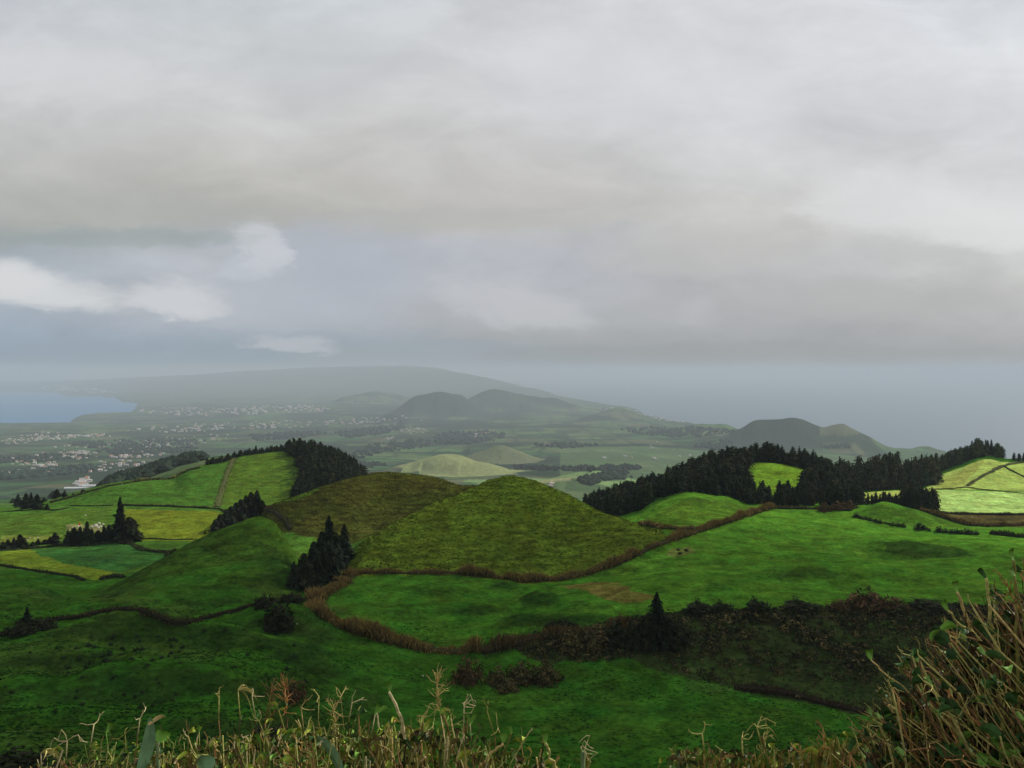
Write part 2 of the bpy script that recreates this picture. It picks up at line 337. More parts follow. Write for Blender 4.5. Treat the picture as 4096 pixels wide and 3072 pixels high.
# knolls and dips (column, row, half width m, half depth m, height m)
MOUNDS = [(815,578,20,9,3.0),(898,550,26,14,-3.4),(730,588,16,7,1.2),(640,590,14,8,1.0),(930,572,24,9,1.1),(780,598,26,7,1.0),(1010,560,20,8,1.2),(700,548,22,10,.9),(830,528,30,12,.9),
          (540,604,9,6,2.6),(470,612,13,6,1.8),(590,612,12,6,1.8),(430,592,16,8,2.0),(505,588,10,6,1.6),(400,610,10,6,1.0),(560,624,14,6,1.8),(620,600,18,6,1.0),(520,622,8,5,1.6),
          (60,660,18,9,3.2),(150,640,16,8,3.0),(110,630,14,7,3.0),(230,640,15,7,2.6),(290,655,14,8,2.0),(30,690,14,8,2.2),(130,690,16,8,2.6),(220,690,16,8,2.2),(320,690,18,9,1.6),(60,720,10,6,2.0),(180,730,14,7,2.0),(280,730,14,6,1.4),(260,665,12,7,2.0),
          (880,508,22,12,1.6),(690,500,20,10,1.5),(960,517,16,8,-4.0),(1000,518,16,8,-3.0),(90,560,30,12,1.5),(20,590,20,10,1.6),(60,600,14,6,1.4)]
for px,py,rx,ry,h in MOUNDS:
    p = hit(px,py); m = np.exp(-((X-p[0])/rx)**2-((DD-p[1])/ry)**2); Z += 1.8*h*m
near = sstep(120,170,DD)*(1-sstep(900,1400,DD)); nearL = near*(1-sstep(300,380,PX))*(1-sstep(300,350,DD))
ang = 0.5
Z += near*(1.7*fbm(X/45,DD/28,3,3)+0.6*fbm(X/12,DD/8,5,2)+0.30*vnoise(X/3.4,DD/2.6,8))
Z += nearL*(4.6*vnoise(X/26+DD/60,DD/14,21)+2.2*vnoise(X/12,DD/7,22)+0.5*vnoise(X/4,DD/3,23))
# cattle tracks running level round the olive hills
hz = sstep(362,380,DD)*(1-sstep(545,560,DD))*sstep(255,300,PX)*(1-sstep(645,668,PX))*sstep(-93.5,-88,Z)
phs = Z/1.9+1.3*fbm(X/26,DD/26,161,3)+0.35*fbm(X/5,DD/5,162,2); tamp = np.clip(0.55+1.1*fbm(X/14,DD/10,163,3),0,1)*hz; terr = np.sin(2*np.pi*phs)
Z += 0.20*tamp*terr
far = sstep(1100,1800,DD); Zs = Z.copy()
mtn = sstep(9000,14000,DD)
Z += far*(Zs>SEA+2)*((1-mtn)*14*fbm(X/420,DD/420,31,3)*sstep(1500,4000,DD)+7*fbm(X/90,DD/130,33,2)+mtn*40*fbm(X/1500,DD/1500,35,4))
# volcanic cones on the plain: (column, row of base, distance, half width m, half depth m, height m, flatness)
CONES = [(462,477,2560,150,150,70,0.62),(424,477,2560,150,150,50,0.75),(500,462,3300,160,170,60,1.0),
         (438,423,8600,430,500,190,1.0),(415,425,8500,330,400,100,1.0),(462,424,8700,320,400,105,1.0),
         (489,420,9600,520,600,215,1.0),(520,420,9700,500,600,110,1.0),(555,420,9800,380,500,100,1.0),
         (620,424,8000,320,400,110,1.0),(597,428,7600,260,300,50,1.0),(372,400,12000,520,700,150,1.0),(350,404,11500,620,700,80,1.0),(397,400,12500,600,700,110,1.0),
         (392,428,7200,200,260,80,1.0),(575,485,1900,110,90,26,1.0),(595,480,2150,120,90,28,1.0)]
for px,py,D,rx,ry,h,e in CONES:
    x0 = (px-CX)/F*D; d = np.sqrt(((X-x0)/rx)**2+((DD-D)/ry)**2+0.03)
    wob = 1+0.25*vnoise(np.arctan2(X-x0,DD-D)*2.2+px, d*1.5, 40)
    Z = np.maximum(Z, Z+h*(lambda q: e*np.tanh(q/e)**1.0 if e<1 else q)(np.clip(1.12-d*wob,0,1)**1.25))
Z = np.where(Z > 0, 150.0*(1-np.exp(-np.maximum(Z,0)/150.0)), Z)

# ---- land cover (the plants' own colours, with some shade painted in)
pxs, pys = PX, yapp()
base = np.empty((nC,nR,3)); base[:] = (0.027,0.088,0.008)
def paint(P, c, amt=1.0, noise_edge=3.0, s=60, grad=None):
    m = inside(X+noise_edge*fbm(X/9,DD/9,s,2), DD+noise_edge*fbm(X/9,DD/9,s+4,2), P)
    base[m] = base[m]*(1-amt)+np.array(c)*amt
def paintpx(pts, c, amt=1.0, ne=3.0, d0=140, d1=1e9, s=60): paint(poly_xy(pts, 10, d0, d1), c, amt, ne, s)
G_DEEP=(0.027,0.088,0.008); G_RIGHT=(0.054,0.142,0.012); G_OLIVE=(0.072,0.108,0.010); G_BROWN=(0.042,0.046,0.008); G_LEFT=(0.048,0.110,0.014); G_YEL=(0.110,0.138,0.011)
G_SPUR=(0.032,0.074,0.008); G_LIT=(0.33,0.40,0.085); SCRUB=(0.030,0.030,0.013); TAN=(0.16,0.125,0.04)
m = ((DD-300+0.10*(PX-650)+14*fbm(X/40,DD/30,55,3))>0)&(PX>560)&(DD<760); base[m] = G_RIGHT
m = (PX<560)&(DD>400)&(DD<1150); base[m] = G_LEFT
paintpx([(335,592),(360,574),(509,578),(610,572),(600,590),(580,612),(560,628),(470,640),(400,640),(345,628),(320,610)], (0.040,0.118,0.010), 1, 2)
# the two summits of the olive hill and the green spur before them
hillm = ((PX>325)&(PX<668)&(DD>360)&(DD<480)); P = [hit(a,b)[:2] for a,b in ((330,585),(345,579),(362,575),(380,575),(400,575),(425,575),(450,575),(470,577),(490,579),(505,581),(522,584),(540,583),(560,582),(575,579),(590,575),(605,570),(622,563),(640,555),(655,546),(668,541))]
Pc = np.array([*P, [80,470],[50,500],[-10,505],[-40,485],[-62,470],[-75,440],[-80,400],[-78,375]]); paint(Pc, G_OLIVE, 1, 2)
paint(np.array([[-150,492],[-118,462],[-100,448],[-85,440],[-60,440],[-30,470],[-10,505],[-20,560],[-80,600],[-150,560]]), G_BROWN, 1, 3)
paint(np.array([[-80,372],[-78,400],[-84,442],[-100,450],[-92,410],[-88,375]]), (0.045,0.062,0.014), 0.9, 3)
spur = (PX>70)&(PX<300)&(DD>305)&(DD<412)&(Z>-99); spur &= (DD < np.interp(PX,[70,100,150,200,240,258,272,300],[335,345,366,387,400,405,405,385]))
base[spur] = G_SPUR
m = spur&(DD<np.interp(PX,[70,300],[326,352])); base[m] = base[m]*0.3+np.array((0.026,0.086,0.008))*0.7
# left fields
paintpx([(0,516),(60,512),(112,507),(112,540),(60,543),(0,548)], (0.056,0.106,0.013), 1, 2)
paintpx([(120,509),(170,510),(215,511),(232,518),(205,537),(190,541),(128,541),(125,525)], G_YEL, 0.9, 1.5)
paintpx([(0,552),(28,548),(50,560),(72,565),(105,566),(118,572),(100,580),(80,577),(34,570),(0,564)], (0.108,0.152,0.013), 1, 2)
paintpx([(30,548),(120,542),(165,553),(160,562),(118,572),(72,565),(50,560)], (0.034,0.104,0.020), 1, 3)
paintpx([(80,557),(120,553),(130,558),(110,563),(85,562)], (0.028,0.085,0.022), 0.75, 6)
paintpx([(0,507),(50,504),(110,488),(150,482),(232,460),(225,480),(217,505),(120,504),(60,505)], (0.044,0.106,0.013), 1, 2)
paintpx([(233,460),(262,453),(285,452),(302,456),(318,490),(300,500),(262,507),(230,510),(218,505),(226,480)], (0.060,0.108,0.012), 1, 2)
paintpx([(68,524),(108,526),(108,532),(66,531)], (0.17,0.16,0.07), 0.8, 3)
paintpx([(0,535),(60,535),(60,541),(0,543)], (0.15,0.17,0.035), 0.6, 3)
# right
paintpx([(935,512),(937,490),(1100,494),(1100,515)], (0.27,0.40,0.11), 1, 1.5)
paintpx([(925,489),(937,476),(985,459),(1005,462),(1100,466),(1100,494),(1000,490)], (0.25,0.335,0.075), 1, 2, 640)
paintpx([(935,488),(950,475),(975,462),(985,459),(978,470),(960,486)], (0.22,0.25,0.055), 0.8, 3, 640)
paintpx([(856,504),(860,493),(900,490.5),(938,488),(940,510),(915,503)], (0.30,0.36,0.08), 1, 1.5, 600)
paintpx([(748,470),(762,462),(790,465),(816,475),(795,490),(770,500),(752,488)], (0.105,0.20,0.014), 1, 2)
paintpx([(945,514),(1024,513),(1100,515),(1100,527),(1000,527),(960,522)], (0.075,0.055,0.020), 0.95, 3)
paintpx([(640,527),(665,507),(690,497),(720,500),(755,509),(735,520),(700,529),(660,528)], (0.052,0.108,0.010), 1, 3)
paintpx([(845,514),(880,507),(935,512),(985,527),(920,527)], (0.044,0.108,0.010), 1, 2)
paintpx([(878,544),(905,540),(960,548),(975,556),(930,558),(890,552)], (0.020,0.046,0.008), 0.8, 5)  # shade inside the dip, painted as darker colour
paintpx([(560,585),(600,582),(640,590),(660,600),(620,602),(590,594)], (0.13,0.085,0.025), 0.75, 6)
paintpx([(672,548),(690,546),(697,553),(680,556),(665,554)], (0.11,0.105,0.03), 0.7, 4)
# scrub bank
SCRUBP = [(500,642),(560,632),(640,615),(700,610),(850,607),(1000,606),(1100,606),(1100,725),(850,712),(780,696),(700,680),(620,660),(540,664)]
paintpx(SCRUBP, (0.023,0.031,0.010), 0.92, 5)
paintpx([(640,655),(700,660),(850,690),(880,712),(780,700),(700,688)], (0.036,0.062,0.014), 0.45, 8)
m = nearL>0.3
tt = sstep(0.05,0.35,fbm(X/30,DD/18,77,3)); base[m] = (base*(1-0.45*tt[...,None])+np.array((0.052,0.075,0.016))*0.45*tt[...,None])[m]
# far plain: a patchwork of pastures, crops and woods
fm = DD>1100
jx, jy = X/170+0.6*fbm(X/500,DD/500,81,2), DD/120+0.6*fbm(X/500,DD/500,82,2)
jy = np.where(DD>4000, DD/260+0.6*fbm(X/500,DD/500,82,2), jy)
ci, cj = np.floor(jx+0.35*np.floor(jy)%1), np.floor(jy); h1, h2 = hsh(ci,cj,5), hsh(ci,cj,9)
# grazed and ungrazed patches, relief shading painted as darker colour on the steep banks
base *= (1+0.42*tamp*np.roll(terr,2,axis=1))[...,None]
nm = sstep(120,160,DD)*(1-sstep(480,680,DD)); 
pv = fbm(X/9,DD/5,141,3); pw = fbm(X/3.2,DD/1.9,145,2); base *= (1+nm*(0.24*pv+0.22*pw))[...,None]
yw = sstep(0.05,0.45,fbm(X/24,DD/15,151,3))*nm*0.25; base = base*(1-yw[...,None])+base.mean(-1,keepdims=True)*np.array((1.05,1.85,0.2))*yw[...,None]
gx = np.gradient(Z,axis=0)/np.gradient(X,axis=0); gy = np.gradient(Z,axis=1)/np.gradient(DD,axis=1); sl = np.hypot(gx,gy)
slope_shade = sstep(0.20,0.50,sl)*nm*(1-((DD>362)&(PX>230)&(PX<680)))*0.7; base = base*(1-slope_shade[...,None])+np.array((0.018,0.038,0.007))*slope_shade[...,None]
pal = np.array([(0.055,0.11,0.040),(0.040,0.090,0.034),(0.075,0.115,0.045),(0.050,0.075,0.036),(0.085,0.095,0.050),(0.028,0.050,0.026)])
fc = pal[(h1*5.99).astype(int)]*(0.85+0.3*h2[...,None])
fj, fk = jx-np.floor(jx), jy-np.floor(jy); hl = np.minimum(np.minimum(fj,1-fj)*1.4, np.minimum(fk,1-fk)); hl = (1-sstep(0.04,0.13,hl))*0.65; fc = fc*(1-hl[...,None])+np.array((0.016,0.028,0.016))*hl[...,None]
wd = sstep(0.02,0.22,fbm(X/420,DD/300,91,4)+0.10*sstep(3500,8000,DD)-0.12*sstep(450,700,PX)*(1-sstep(9000,12000,DD)))
fc = fc*(1-wd[...,None])+np.array((0.022,0.036,0.022))*wd[...,None]
fade = sstep(1050,1250,DD)[...,None]; base = base*(1-fade)+fc*fade
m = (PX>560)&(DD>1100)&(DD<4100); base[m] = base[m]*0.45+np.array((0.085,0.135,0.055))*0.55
def conepaint(px,D,rx,ry,c,amt=1.0):
    x0=(px-CX)/F*D; d=np.sqrt(((X-x0)/rx)**2+((DD-D)/ry)**2)+0.25*fbm(X/(rx*.4),DD/(ry*.4),95,3); m=(d<1); base[m]=base[m]*(1-amt)+np.array(c)*amt
conepaint(460,2560,200,200,(0.21,0.235,0.10),.85); conepaint(500,3300,200,200,(0.13,0.15,0.075),.8)
conepaint(438,8600,520,560,(0.026,0.040,0.026),.9); conepaint(470,8650,420,420,(0.026,0.040,0.026),.9); conepaint(489,9600,420,500,(0.04,0.06,0.035),.7)
conepaint(585,2050,260,170,(0.15,0.24,0.085),.8); conepaint(545,1950,150,80,(0.27,0.25,0.13),.7)
m = (PX>724)&(PX<822)&(DD>4230)&(DD<4900)&(Z>-430); base[m] = (0.026,0.038,0.026)
m = (PX>815)&(PX<880)&(DD>4200)&(DD<4700)&(Z>-372)&(Z<-338); base[m] = (0.03,0.046,0.03)
m = (PX>820)&(PX<960)&(DD>4200)&(DD<4700)&(Z>-338); base[m] = (0.085,0.095,0.055)
m = (DD>14000)&(Z>-480); base[m] = base[m]*0.3+np.array((0.045,0.06,0.04))*0.7

# ---- the plain beyond the hills lies farther off: stretch distance, width and depth together
def gD(D): return D*(1+0.6*sstep(1000,2000,D))
sc_ = gD(Drow)/Drow; Z *= sc_; X *= sc_; DD *= sc_; DROW0 = Drow.copy(); Drow = Drow*sc_; SEA *= 1.6
def farscale(D): return float(np.interp(D, Drow, sc_))
# ---- ground mesh
def grid_mesh(name, V3, nA, nB, m, col=None, smooth=True):
    me = bpy.data.meshes.new(name); nv = nA*nB
    me.vertices.add(nv); me.vertices.foreach_set('co', V3.reshape(-1))
    a = np.arange(nv).reshape(nA,nB); q = np.stack([a[:-1,:-1],a[1:,:-1],a[1:,1:],a[:-1,1:]],-1).reshape(-1,4)
    nf = len(q); me.loops.add(nf*4); me.loops.foreach_set('vertex_index', q.reshape(-1).astype(np.int32))
    me.polygons.add(nf); me.polygons.foreach_set('loop_start', np.arange(0,nf*4,4,dtype=np.int32)); 
    me.polygons.foreach_set('use_smooth', np.full(nf, smooth))
    me.update(calc_edges=True)
    if col is not None:
        at = me.attributes.new('Col','FLOAT_COLOR','POINT'); cc = np.ones((nv,4),np.float32); cc[:,:3] = col.reshape(-1,3); at.data.foreach_set('color', cc.ravel())
    me.materials.append(m); o = bpy.data.objects.new(name, me); C.objects.link(o); return o
def ground_mat():
    m = bpy.data.materials.new('pasture'); m.use_nodes = True; t = m.node_tree; b = t.nodes['Principled BSDF']
    b.inputs['Roughness'].default_value = 1.0; b.inputs['Specular IOR Level'].default_value = 0.0
    def nn(ty): return t.nodes.new(ty)
    def lk(a,b_): t.links.new(a,b_)
    at = nn('ShaderNodeAttribute'); at.attribute_name = 'Col'; g = nn('ShaderNodeNewGeometry')
    def nz(scale, sx=1, sy=1, sz=1, detail=4, rough=0.6):
        mp = nn('ShaderNodeMapping'); mp.inputs['Scale'].default_value = (sx,sy,sz); lk(g.outputs['Position'], mp.inputs['Vector'])
        n = nn('ShaderNodeTexNoise'); n.inputs['Scale'].default_value = scale; n.inputs['Detail'].default_value = detail; n.inputs['Roughness'].default_value = rough
        lk(mp.outputs[0], n.inputs['Vector']); return n.outputs['Fac']
    def mr(v, a,b_,c,d):
        n = nn('ShaderNodeMapRange'); lk(v,n.inputs[0]); 
        for i,x in enumerate((a,b_,c,d)): n.inputs[i+1].default_value = x
        return n.outputs[0]
    def mul(a,b_):
        n = nn('ShaderNodeMath'); n.operation='MULTIPLY'; lk(a,n.inputs[0]); lk(b_,n.inputs[1]); return n.outputs[0]
    tuss = nz(0.55, 1,1,2.2, 4, 0.65); big = nz(0.045,1,1,1,3); strk = nz(0.42, 0.30,0.30,1.15, 5, 0.6)
    f = mul(mul(mr(tuss,0.3,0.7,0.58,1.42), mr(big,0.3,0.7,0.80,1.20)), mr(strk,0.3,0.7,0.58,1.42))
    s = nn('ShaderNodeVectorMath'); s.operation='SCALE'; lk(at.outputs['Color'],s.inputs[0]); lk(f,s.inputs['Scale'])
    hs = nn('ShaderNodeHueSaturation'); lk(s.outputs[0],hs.inputs['Color']); lk(mr(nz(0.09,1,1,1,3),0.3,0.7,0.485,0.515),hs.inputs['Hue'])
    lk(hs.outputs[0], b.inputs['Base Color'])
    ad = nn('ShaderNodeMath'); ad.operation='ADD'; lk(tuss,ad.inputs[0]); lk(strk,ad.inputs[1])
    bp = nn('ShaderNodeBump'); bp.inputs['Strength'].default_value = 0.75; bp.inputs['Distance'].default_value = 0.9; lk(ad.outputs[0],bp.inputs['Height'])
    lk(bp.outputs['Normal'], b.inputs['Normal'])
    return m
GM = ground_mat()
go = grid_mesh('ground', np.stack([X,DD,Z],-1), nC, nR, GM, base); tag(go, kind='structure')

# sea
def sea_mat(n, c): return mat(n, c, rough=0.5, spec=0.1)
sx = np.linspace(-95000,95000,7); sy = np.linspace(5000,95000,5); SX,SY = np.meshgrid(sx,sy,indexing='ij')
so = grid_mesh('sea', np.stack([SX,SY,np.full_like(SX,SEA)],-1), 7, 5, sea_mat('sea_water', (0.070,0.110,0.160))); tag(so, kind='structure')  # haze put into the colour: greyer, so the sea blends into the distance
bx0 = np.linspace(-40000,-3000,5); by0 = np.linspace(9000,60000,5); SX,SY = np.meshgrid(bx0,by0,indexing='ij')
bo = grid_mesh('bay_water', np.stack([SX,SY,np.full_like(SX,SEA+4.0)],-1), 5, 5, sea_mat('bay_water', (0.012,0.130,0.290))); tag(bo, kind='structure')  # brighter blue for shallow water, with sunlight painted in

# ------------------------------------------------------------------ added cloud slab, unseen above the view, shaped to shade the near valley
def shade_cloud(name, P, h, thick, opac, rim):
    "P: ground polygon to be shaded"
    off = sd[:2]/sd[2]*h
    P = P+off; lo, hi = P.min(0)-rim, P.max(0)+rim; n = 90
    gx, gy = np.meshgrid(np.linspace(lo[0],hi[0],n), np.linspace(lo[1],hi[1],n), indexing='ij')
    d = np.full(gx.shape, 1e9)
    for a, b in zip(P, np.roll(P,-1,0)):
        ab = b-a; t = np.clip(((gx-a[0])*ab[0]+(gy-a[1])*ab[1])/(ab@ab),0,1); d = np.minimum(d, np.hypot(gx-a[0]-t*ab[0], gy-a[1]-t*ab[1]))
    d = np.where(inside(gx,gy,P), d, -d)+rim*0.9*fbm(gx/(rim*2.6),gy/(rim*2.6),12,3)
    a = sstep(-rim*0.5, rim*0.8, d)*np.interp(gy-off[1],[150,300,480],[1.0,0.88,0.72]); body = np.sqrt(np.clip(a,0,1))  # denser towards the camera to darken the foreground
    zt = h+thick*body*(1.0+0.8*fbm(gx/110,gy/110,3,4)); zb = h-thick*0.25*body*(1+0.6*fbm(gx/70,gy/70,9,4))-0.5
    V = np.concatenate([np.stack([gx,gy,zt],-1).reshape(-1,3), np.stack([gx,gy,zb],-1).reshape(-1,3)])
    q = np.arange(n*n).reshape(n,n); keep = (np.minimum.reduce([a[:-1,:-1],a[1:,:-1],a[1:,1:],a[:-1,1:]]) > 0.001)
    f = np.stack([q[:-1,:-1],q[1:,:-1],q[1:,1:],q[:-1,1:]],-1)[keep]
    me = bpy.data.meshes.new(name); me.from_pydata(V.tolist(), [], f.tolist()+(f[:,::-1]+n*n).tolist())
    at = me.attributes.new('Col','FLOAT_COLOR','POINT'); cc = np.ones((2*n*n,4)); cc[:,:3] = np.tile(a.reshape(-1),2)[:,None]; at.data.foreach_set('color', cc.ravel())
    m = bpy.data.materials.new('shade_cloud'); m.use_nodes = True; t = m.node_tree; t.nodes.remove(t.nodes['Principled BSDF'])
    at_ = t.nodes.new('ShaderNodeAttribute'); at_.attribute_name = 'Col'
    tr = t.nodes.new('ShaderNodeBsdfTransparent'); tl = t.nodes.new('ShaderNodeBsdfTranslucent'); tl.inputs[0].default_value = (0.95,0.95,0.95,1)
    mu = t.nodes.new('ShaderNodeMath'); mu.operation = 'MULTIPLY'; mu.inputs[1].default_value = opac; t.links.new(at_.outputs['Fac'], mu.inputs[0])
    mx = t.nodes.new('ShaderNodeMixShader'); t.links.new(mu.outputs[0], mx.inputs[0]); t.links.new(tr.outputs[0], mx.inputs[1]); t.links.new(tl.outputs[0], mx.inputs[2])
    t.links.new(mx.outputs[0], t.nodes['Material Output'].inputs['Surface']); me.materials.append(m)
    me.polygons.foreach_set('use_smooth',[True]*len(me.polygons))
    o = bpy.data.objects.new(name, me); C.objects.link(o); tag(o, kind='stuff'); return o
def gpt(px, D): return [(px-CX)/F*D, D]
shade = np.array([[-420,75],[-420,330],gpt(40,385),gpt(150,402),gpt(230,425),gpt(262,470),gpt(300,560),gpt(400,610),gpt(480,560),gpt(505,455),gpt(540,470),gpt(600,520),gpt(680,575),gpt(760,560),gpt(860,520),gpt(940,520),gpt(1060,500),[420,300],[420,75],[150,62],[-150,62]])
shade_cloud('shade_cloud', shade, 950.0, 70.0, 0.74, 55.0)

# ------------------------------------------------------------------ plants: materials
M_CON = mat('conifer_needles', attr='Col', rough=0.95, spec=0.03, rnd=0.3)
M_BARK = mat('bark', (0.045,0.032,0.022), noise_scale=3.0)
M_LEAF = mat('shrub_leaves', attr='Col', rough=0.9, spec=0.04)
M_CANE = mat('dry_cane', attr='Col', rough=0.9, spec=0.05)
M_TWIG = mat('twig_bark', attr='Col', rough=0.85, spec=0.06, noise_scale=60.0, noise_amt=0.35)
M_GREEN = mat('fresh_leaves', attr='Col', rough=0.6, spec=0.12, noise_scale=25.0, noise_amt=0.25)

def crown_geo(mb, rg, h, r, levels, per, col, skirt=0.06, power=0.85, cards_per=1, rag=0.25, origin=(0,0,0)):
    "narrow conifer crown: whorls of drooping sprays round a dark core"
    o = np.asarray(origin,float); cen=[]; nor=[]; siz=[]; colr=[]
    lobes = rg.uniform(0,6.28,3)
    for i in range(levels):
        t = (i+rg.uniform(0,1))/levels; z = skirt+(1-skirt)*t
        env = min(1.0, 0.55+t*3.0)*(1-t)**power
        for k in range(max(3,int(per*(0.45+0.55*env)))):
            a = rg.uniform(0,6.2832); rr = r*(env+0.03)*(1+rag*(math.sin(3*a+lobes[0]+t*9)+0.6*rg.normal()))*rg.uniform(0.55,1.0)
            for c in range(cards_per):
                q = rr*(1-0.33*c); cen.append((math.cos(a)*q, math.sin(a)*q, h*z-0.18*q+rg.normal()*0.012*h))
                nor.append((math.cos(a)*0.75+rg.normal()*0.35, math.sin(a)*0.75+rg.normal()*0.35, 0.75+rg.normal()*0.3))
                siz.append(r*rg.uniform(0.45,0.85)*(0.45+0.55*env)); sh = rg.uniform(0.6,1.35); colr.append(np.array(col)*sh*np.array([1+rg.normal()*.08,1,1]))
    cen = np.array(cen)+o
    q = cards(cen, np.array(nor), np.array(siz), 1.9, up=unit(np.array([[c[0]-o[0],c[1]-o[1],-0.25*r] for c in cen])), rg=rg)
    mb.quads(q, np.array(colr))
    n = 7; vs=[]; fs=[]                                    # inner mass
    for j,t in enumerate(np.linspace(0,1,6)):
        env = min(1.0,0.55+t*3.0)*(1-t)**power
        for k in range(n):
            a = 6.2832*k/n; q = r*0.62*env*(1+rg.normal()*0.12)+0.004*h; vs.append((o[0]+math.cos(a)*q, o[1]+math.sin(a)*q, o[2]+h*(skirt+(0.97-skirt)*t)))
    for j in range(5):
        for k in range(n): fs.append([j*n+k,j*n+(k+1)%n,(j+1)*n+(k+1)%n,(j+1)*n+k])
    fs.append(list(range(n))[::-1]); fs.append([5*n+k for k in range(n)])
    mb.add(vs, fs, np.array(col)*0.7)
def crown_mesh(seed, r, levels, per, col, name='crown', **k):
    mb = MB(); crown_geo(mb, np.random.default_rng(seed), 1.0, r, levels, per, col, **k); return mb.mesh(name, M_CON)
def trunk_mesh(name='trunk', rad=0.016, top=0.9):
    mb = MB(); t = np.linspace(0,1,6); tube(mb, np.stack([0.004*np.sin(t*7),0.004*np.cos(t*5),-0.03+t*(top+0.03)],-1), rad*(1-0.9*t)+0.001, (0.045,0.032,0.022), 6); return mb.mesh(name, M_BARK)
TRUNK = trunk_mesh()
DARK = (0.016,0.025,0.013)
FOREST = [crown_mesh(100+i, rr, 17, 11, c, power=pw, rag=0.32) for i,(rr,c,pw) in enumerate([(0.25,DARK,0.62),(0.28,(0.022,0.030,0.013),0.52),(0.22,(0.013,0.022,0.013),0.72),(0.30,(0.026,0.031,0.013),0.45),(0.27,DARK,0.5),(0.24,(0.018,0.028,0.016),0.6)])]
def tree(name, crown, trunk, loc, h, wscale, label, cat, group=None, rz=0):
    e = empty(name, loc, rz, (h*wscale, h*wscale, h)); tag(e, label, cat, group)
    for n, me in (('trunk',trunk),('crown',crown)):
        o = bpy.data.objects.new(n, me); C.objects.link(o); o.parent = e
    return e
FOREST_SUNLIT = [crown_mesh(100+i, rr, 17, 11, c, power=pw, rag=0.32) for i,(rr,c,pw) in enumerate([(0.24,(0.036,0.042,0.022),0.75),(0.28,(0.040,0.046,0.022),0.62),(0.20,(0.030,0.038,0.020),0.85),(0.30,(0.044,0.046,0.022),0.55),(0.27,(0.034,0.040,0.022),0.6),(0.22,(0.036,0.044,0.026),0.7)])]  # same conifers with sunlight and haze put into paler crowns
SUNLIT_W = ('conifers between the right-hand hills','conifers above the bright pasture')
# ---- forests: positions
def scatter(P, spacing, rg, excl=()):
    lo, hi = P.min(0), P.max(0); nx = int((hi[0]-lo[0])/spacing)+1; ny = int((hi[1]-lo[1])/spacing)+1
    g = np.stack(np.meshgrid(np.arange(nx),np.arange(ny),indexing='ij'),-1).reshape(-1,2)*spacing+lo+rg.uniform(-0.42,0.42,(nx*ny,2))*spacing
    k = inside(g[:,0],g[:,1],P)
    for e in excl: k &= ~inside(g[:,0],g[:,1],e)
    return g[k]
trees = []   # x, y, height, label, group
rg = np.random.default_rng(11)
PF = np.array([gpt(586,660),gpt(600,600),gpt(622,548),gpt(650,546),gpt(672,551),gpt(700,556),gpt(735,563),gpt(800,566),gpt(862,575),gpt(862,640),gpt(850,700),gpt(824,765),gpt(760,770),gpt(712,765),gpt(680,730),gpt(620,760),gpt(584,780)])
CLR = np.array([gpt(745,672),gpt(752,702),gpt(758,712),gpt(790,712),gpt(812,706),gpt(818,680),gpt(812,640),gpt(796,606),gpt(770,598),gpt(756,604),gpt(744,640)])
for x,y in scatter(PF, 6.5, rg, [CLR]):
    px = CX+F*x/y; band = 'at the foot of the right-hand wood beside the green pasture' if y < 600 else ('on the long slope of the right-hand wood behind the olive hill' if px < 690 else 'on the crest of the right-hand wood around the grassy clearing')
    trees.append((x,y,rg.uniform(11,18.5)*((0.6 if 763<px<777 else 0.78 if 742<px<815 else 0.85) if y<612 else 1), 'dark conifer '+band, 'conifers of the right-hand wood'))
PL = np.array([gpt(286,872),gpt(290,840),gpt(296,800),gpt(302,760),gpt(300,720),gpt(292,665),gpt(303,655),gpt(318,690),gpt(345,690),gpt(364,730),gpt(369,800),gpt(366,840),gpt(350,900),gpt(320,910),gpt(290,900)])
for x,y in scatter(PL, 5.4, rg): trees.append((x,y,rg.uniform(9,16), 'dark conifer in the wood covering the end of the left grassy hill', 'conifers of the left hill wood'))
for px,D,h in ((372,842,14),(379,835,11),*[(285-2.1*i,878-1.75*i,4.5+3.5*((i*37)%10)/10) for i in range(38)],(286,880,9),(281,882,8),(277,884,7),(272,880,8),(267,876,7),(262,868,7),(256,860,10),(250,856,7),(245,852,7),(240,846,7),(234,842,6),(228,838,6),(222,832,7),(216,826,6),(210,822,5)):
    x = (px-CX)/F*D; trees.append((x,D,h,'small conifer in the row along the crest of the left grassy hill' if px<300 else 'lone pointed conifer at the end of the left hill wood', 'conifers of the left hill row' if px<300 else 'conifers past the left hill wood'))
PR1 = np.array([gpt(838,805),gpt(840,870),gpt(900,880),gpt(930,880),gpt(940,860),gpt(938,800),gpt(935,775),gpt(900,775),gpt(868,785)])
for x,y in scatter(PR1, 8.0, rg): trees.append((x,y,rg.uniform(24,34) if x/y<0.455 else rg.uniform(16,26), 'sunlit-coloured conifer in the wood between the two right-hand hills', 'conifers between the right-hand hills'))
PR2 = np.array([gpt(934,915),gpt(955,912),gpt(984,905),gpt(1001,910),gpt(1003,940),gpt(960,960),gpt(925,950),gpt(922,890)])
for x,y in scatter(PR2, 7.5, rg): trees.append((x,y,rg.uniform(13,22)*(0.75 if x/y>0.565 else 1), 'conifer on the crest above the bright right-hand pasture', 'conifers above the bright pasture'))
PR3 = np.array([gpt(880,640),gpt(895,590),gpt(912,575),gpt(930,575),gpt(936,600),gpt(936,640),gpt(918,650),gpt(898,640)])
for x,y in scatter(PR3, 6.0, rg): trees.append((x,y,rg.uniform(12,17) if x/y>0.458 else rg.uniform(6,9), 'dark conifer in the clump at the edge of the bright right-hand pasture', 'conifers beside the bright pasture'))
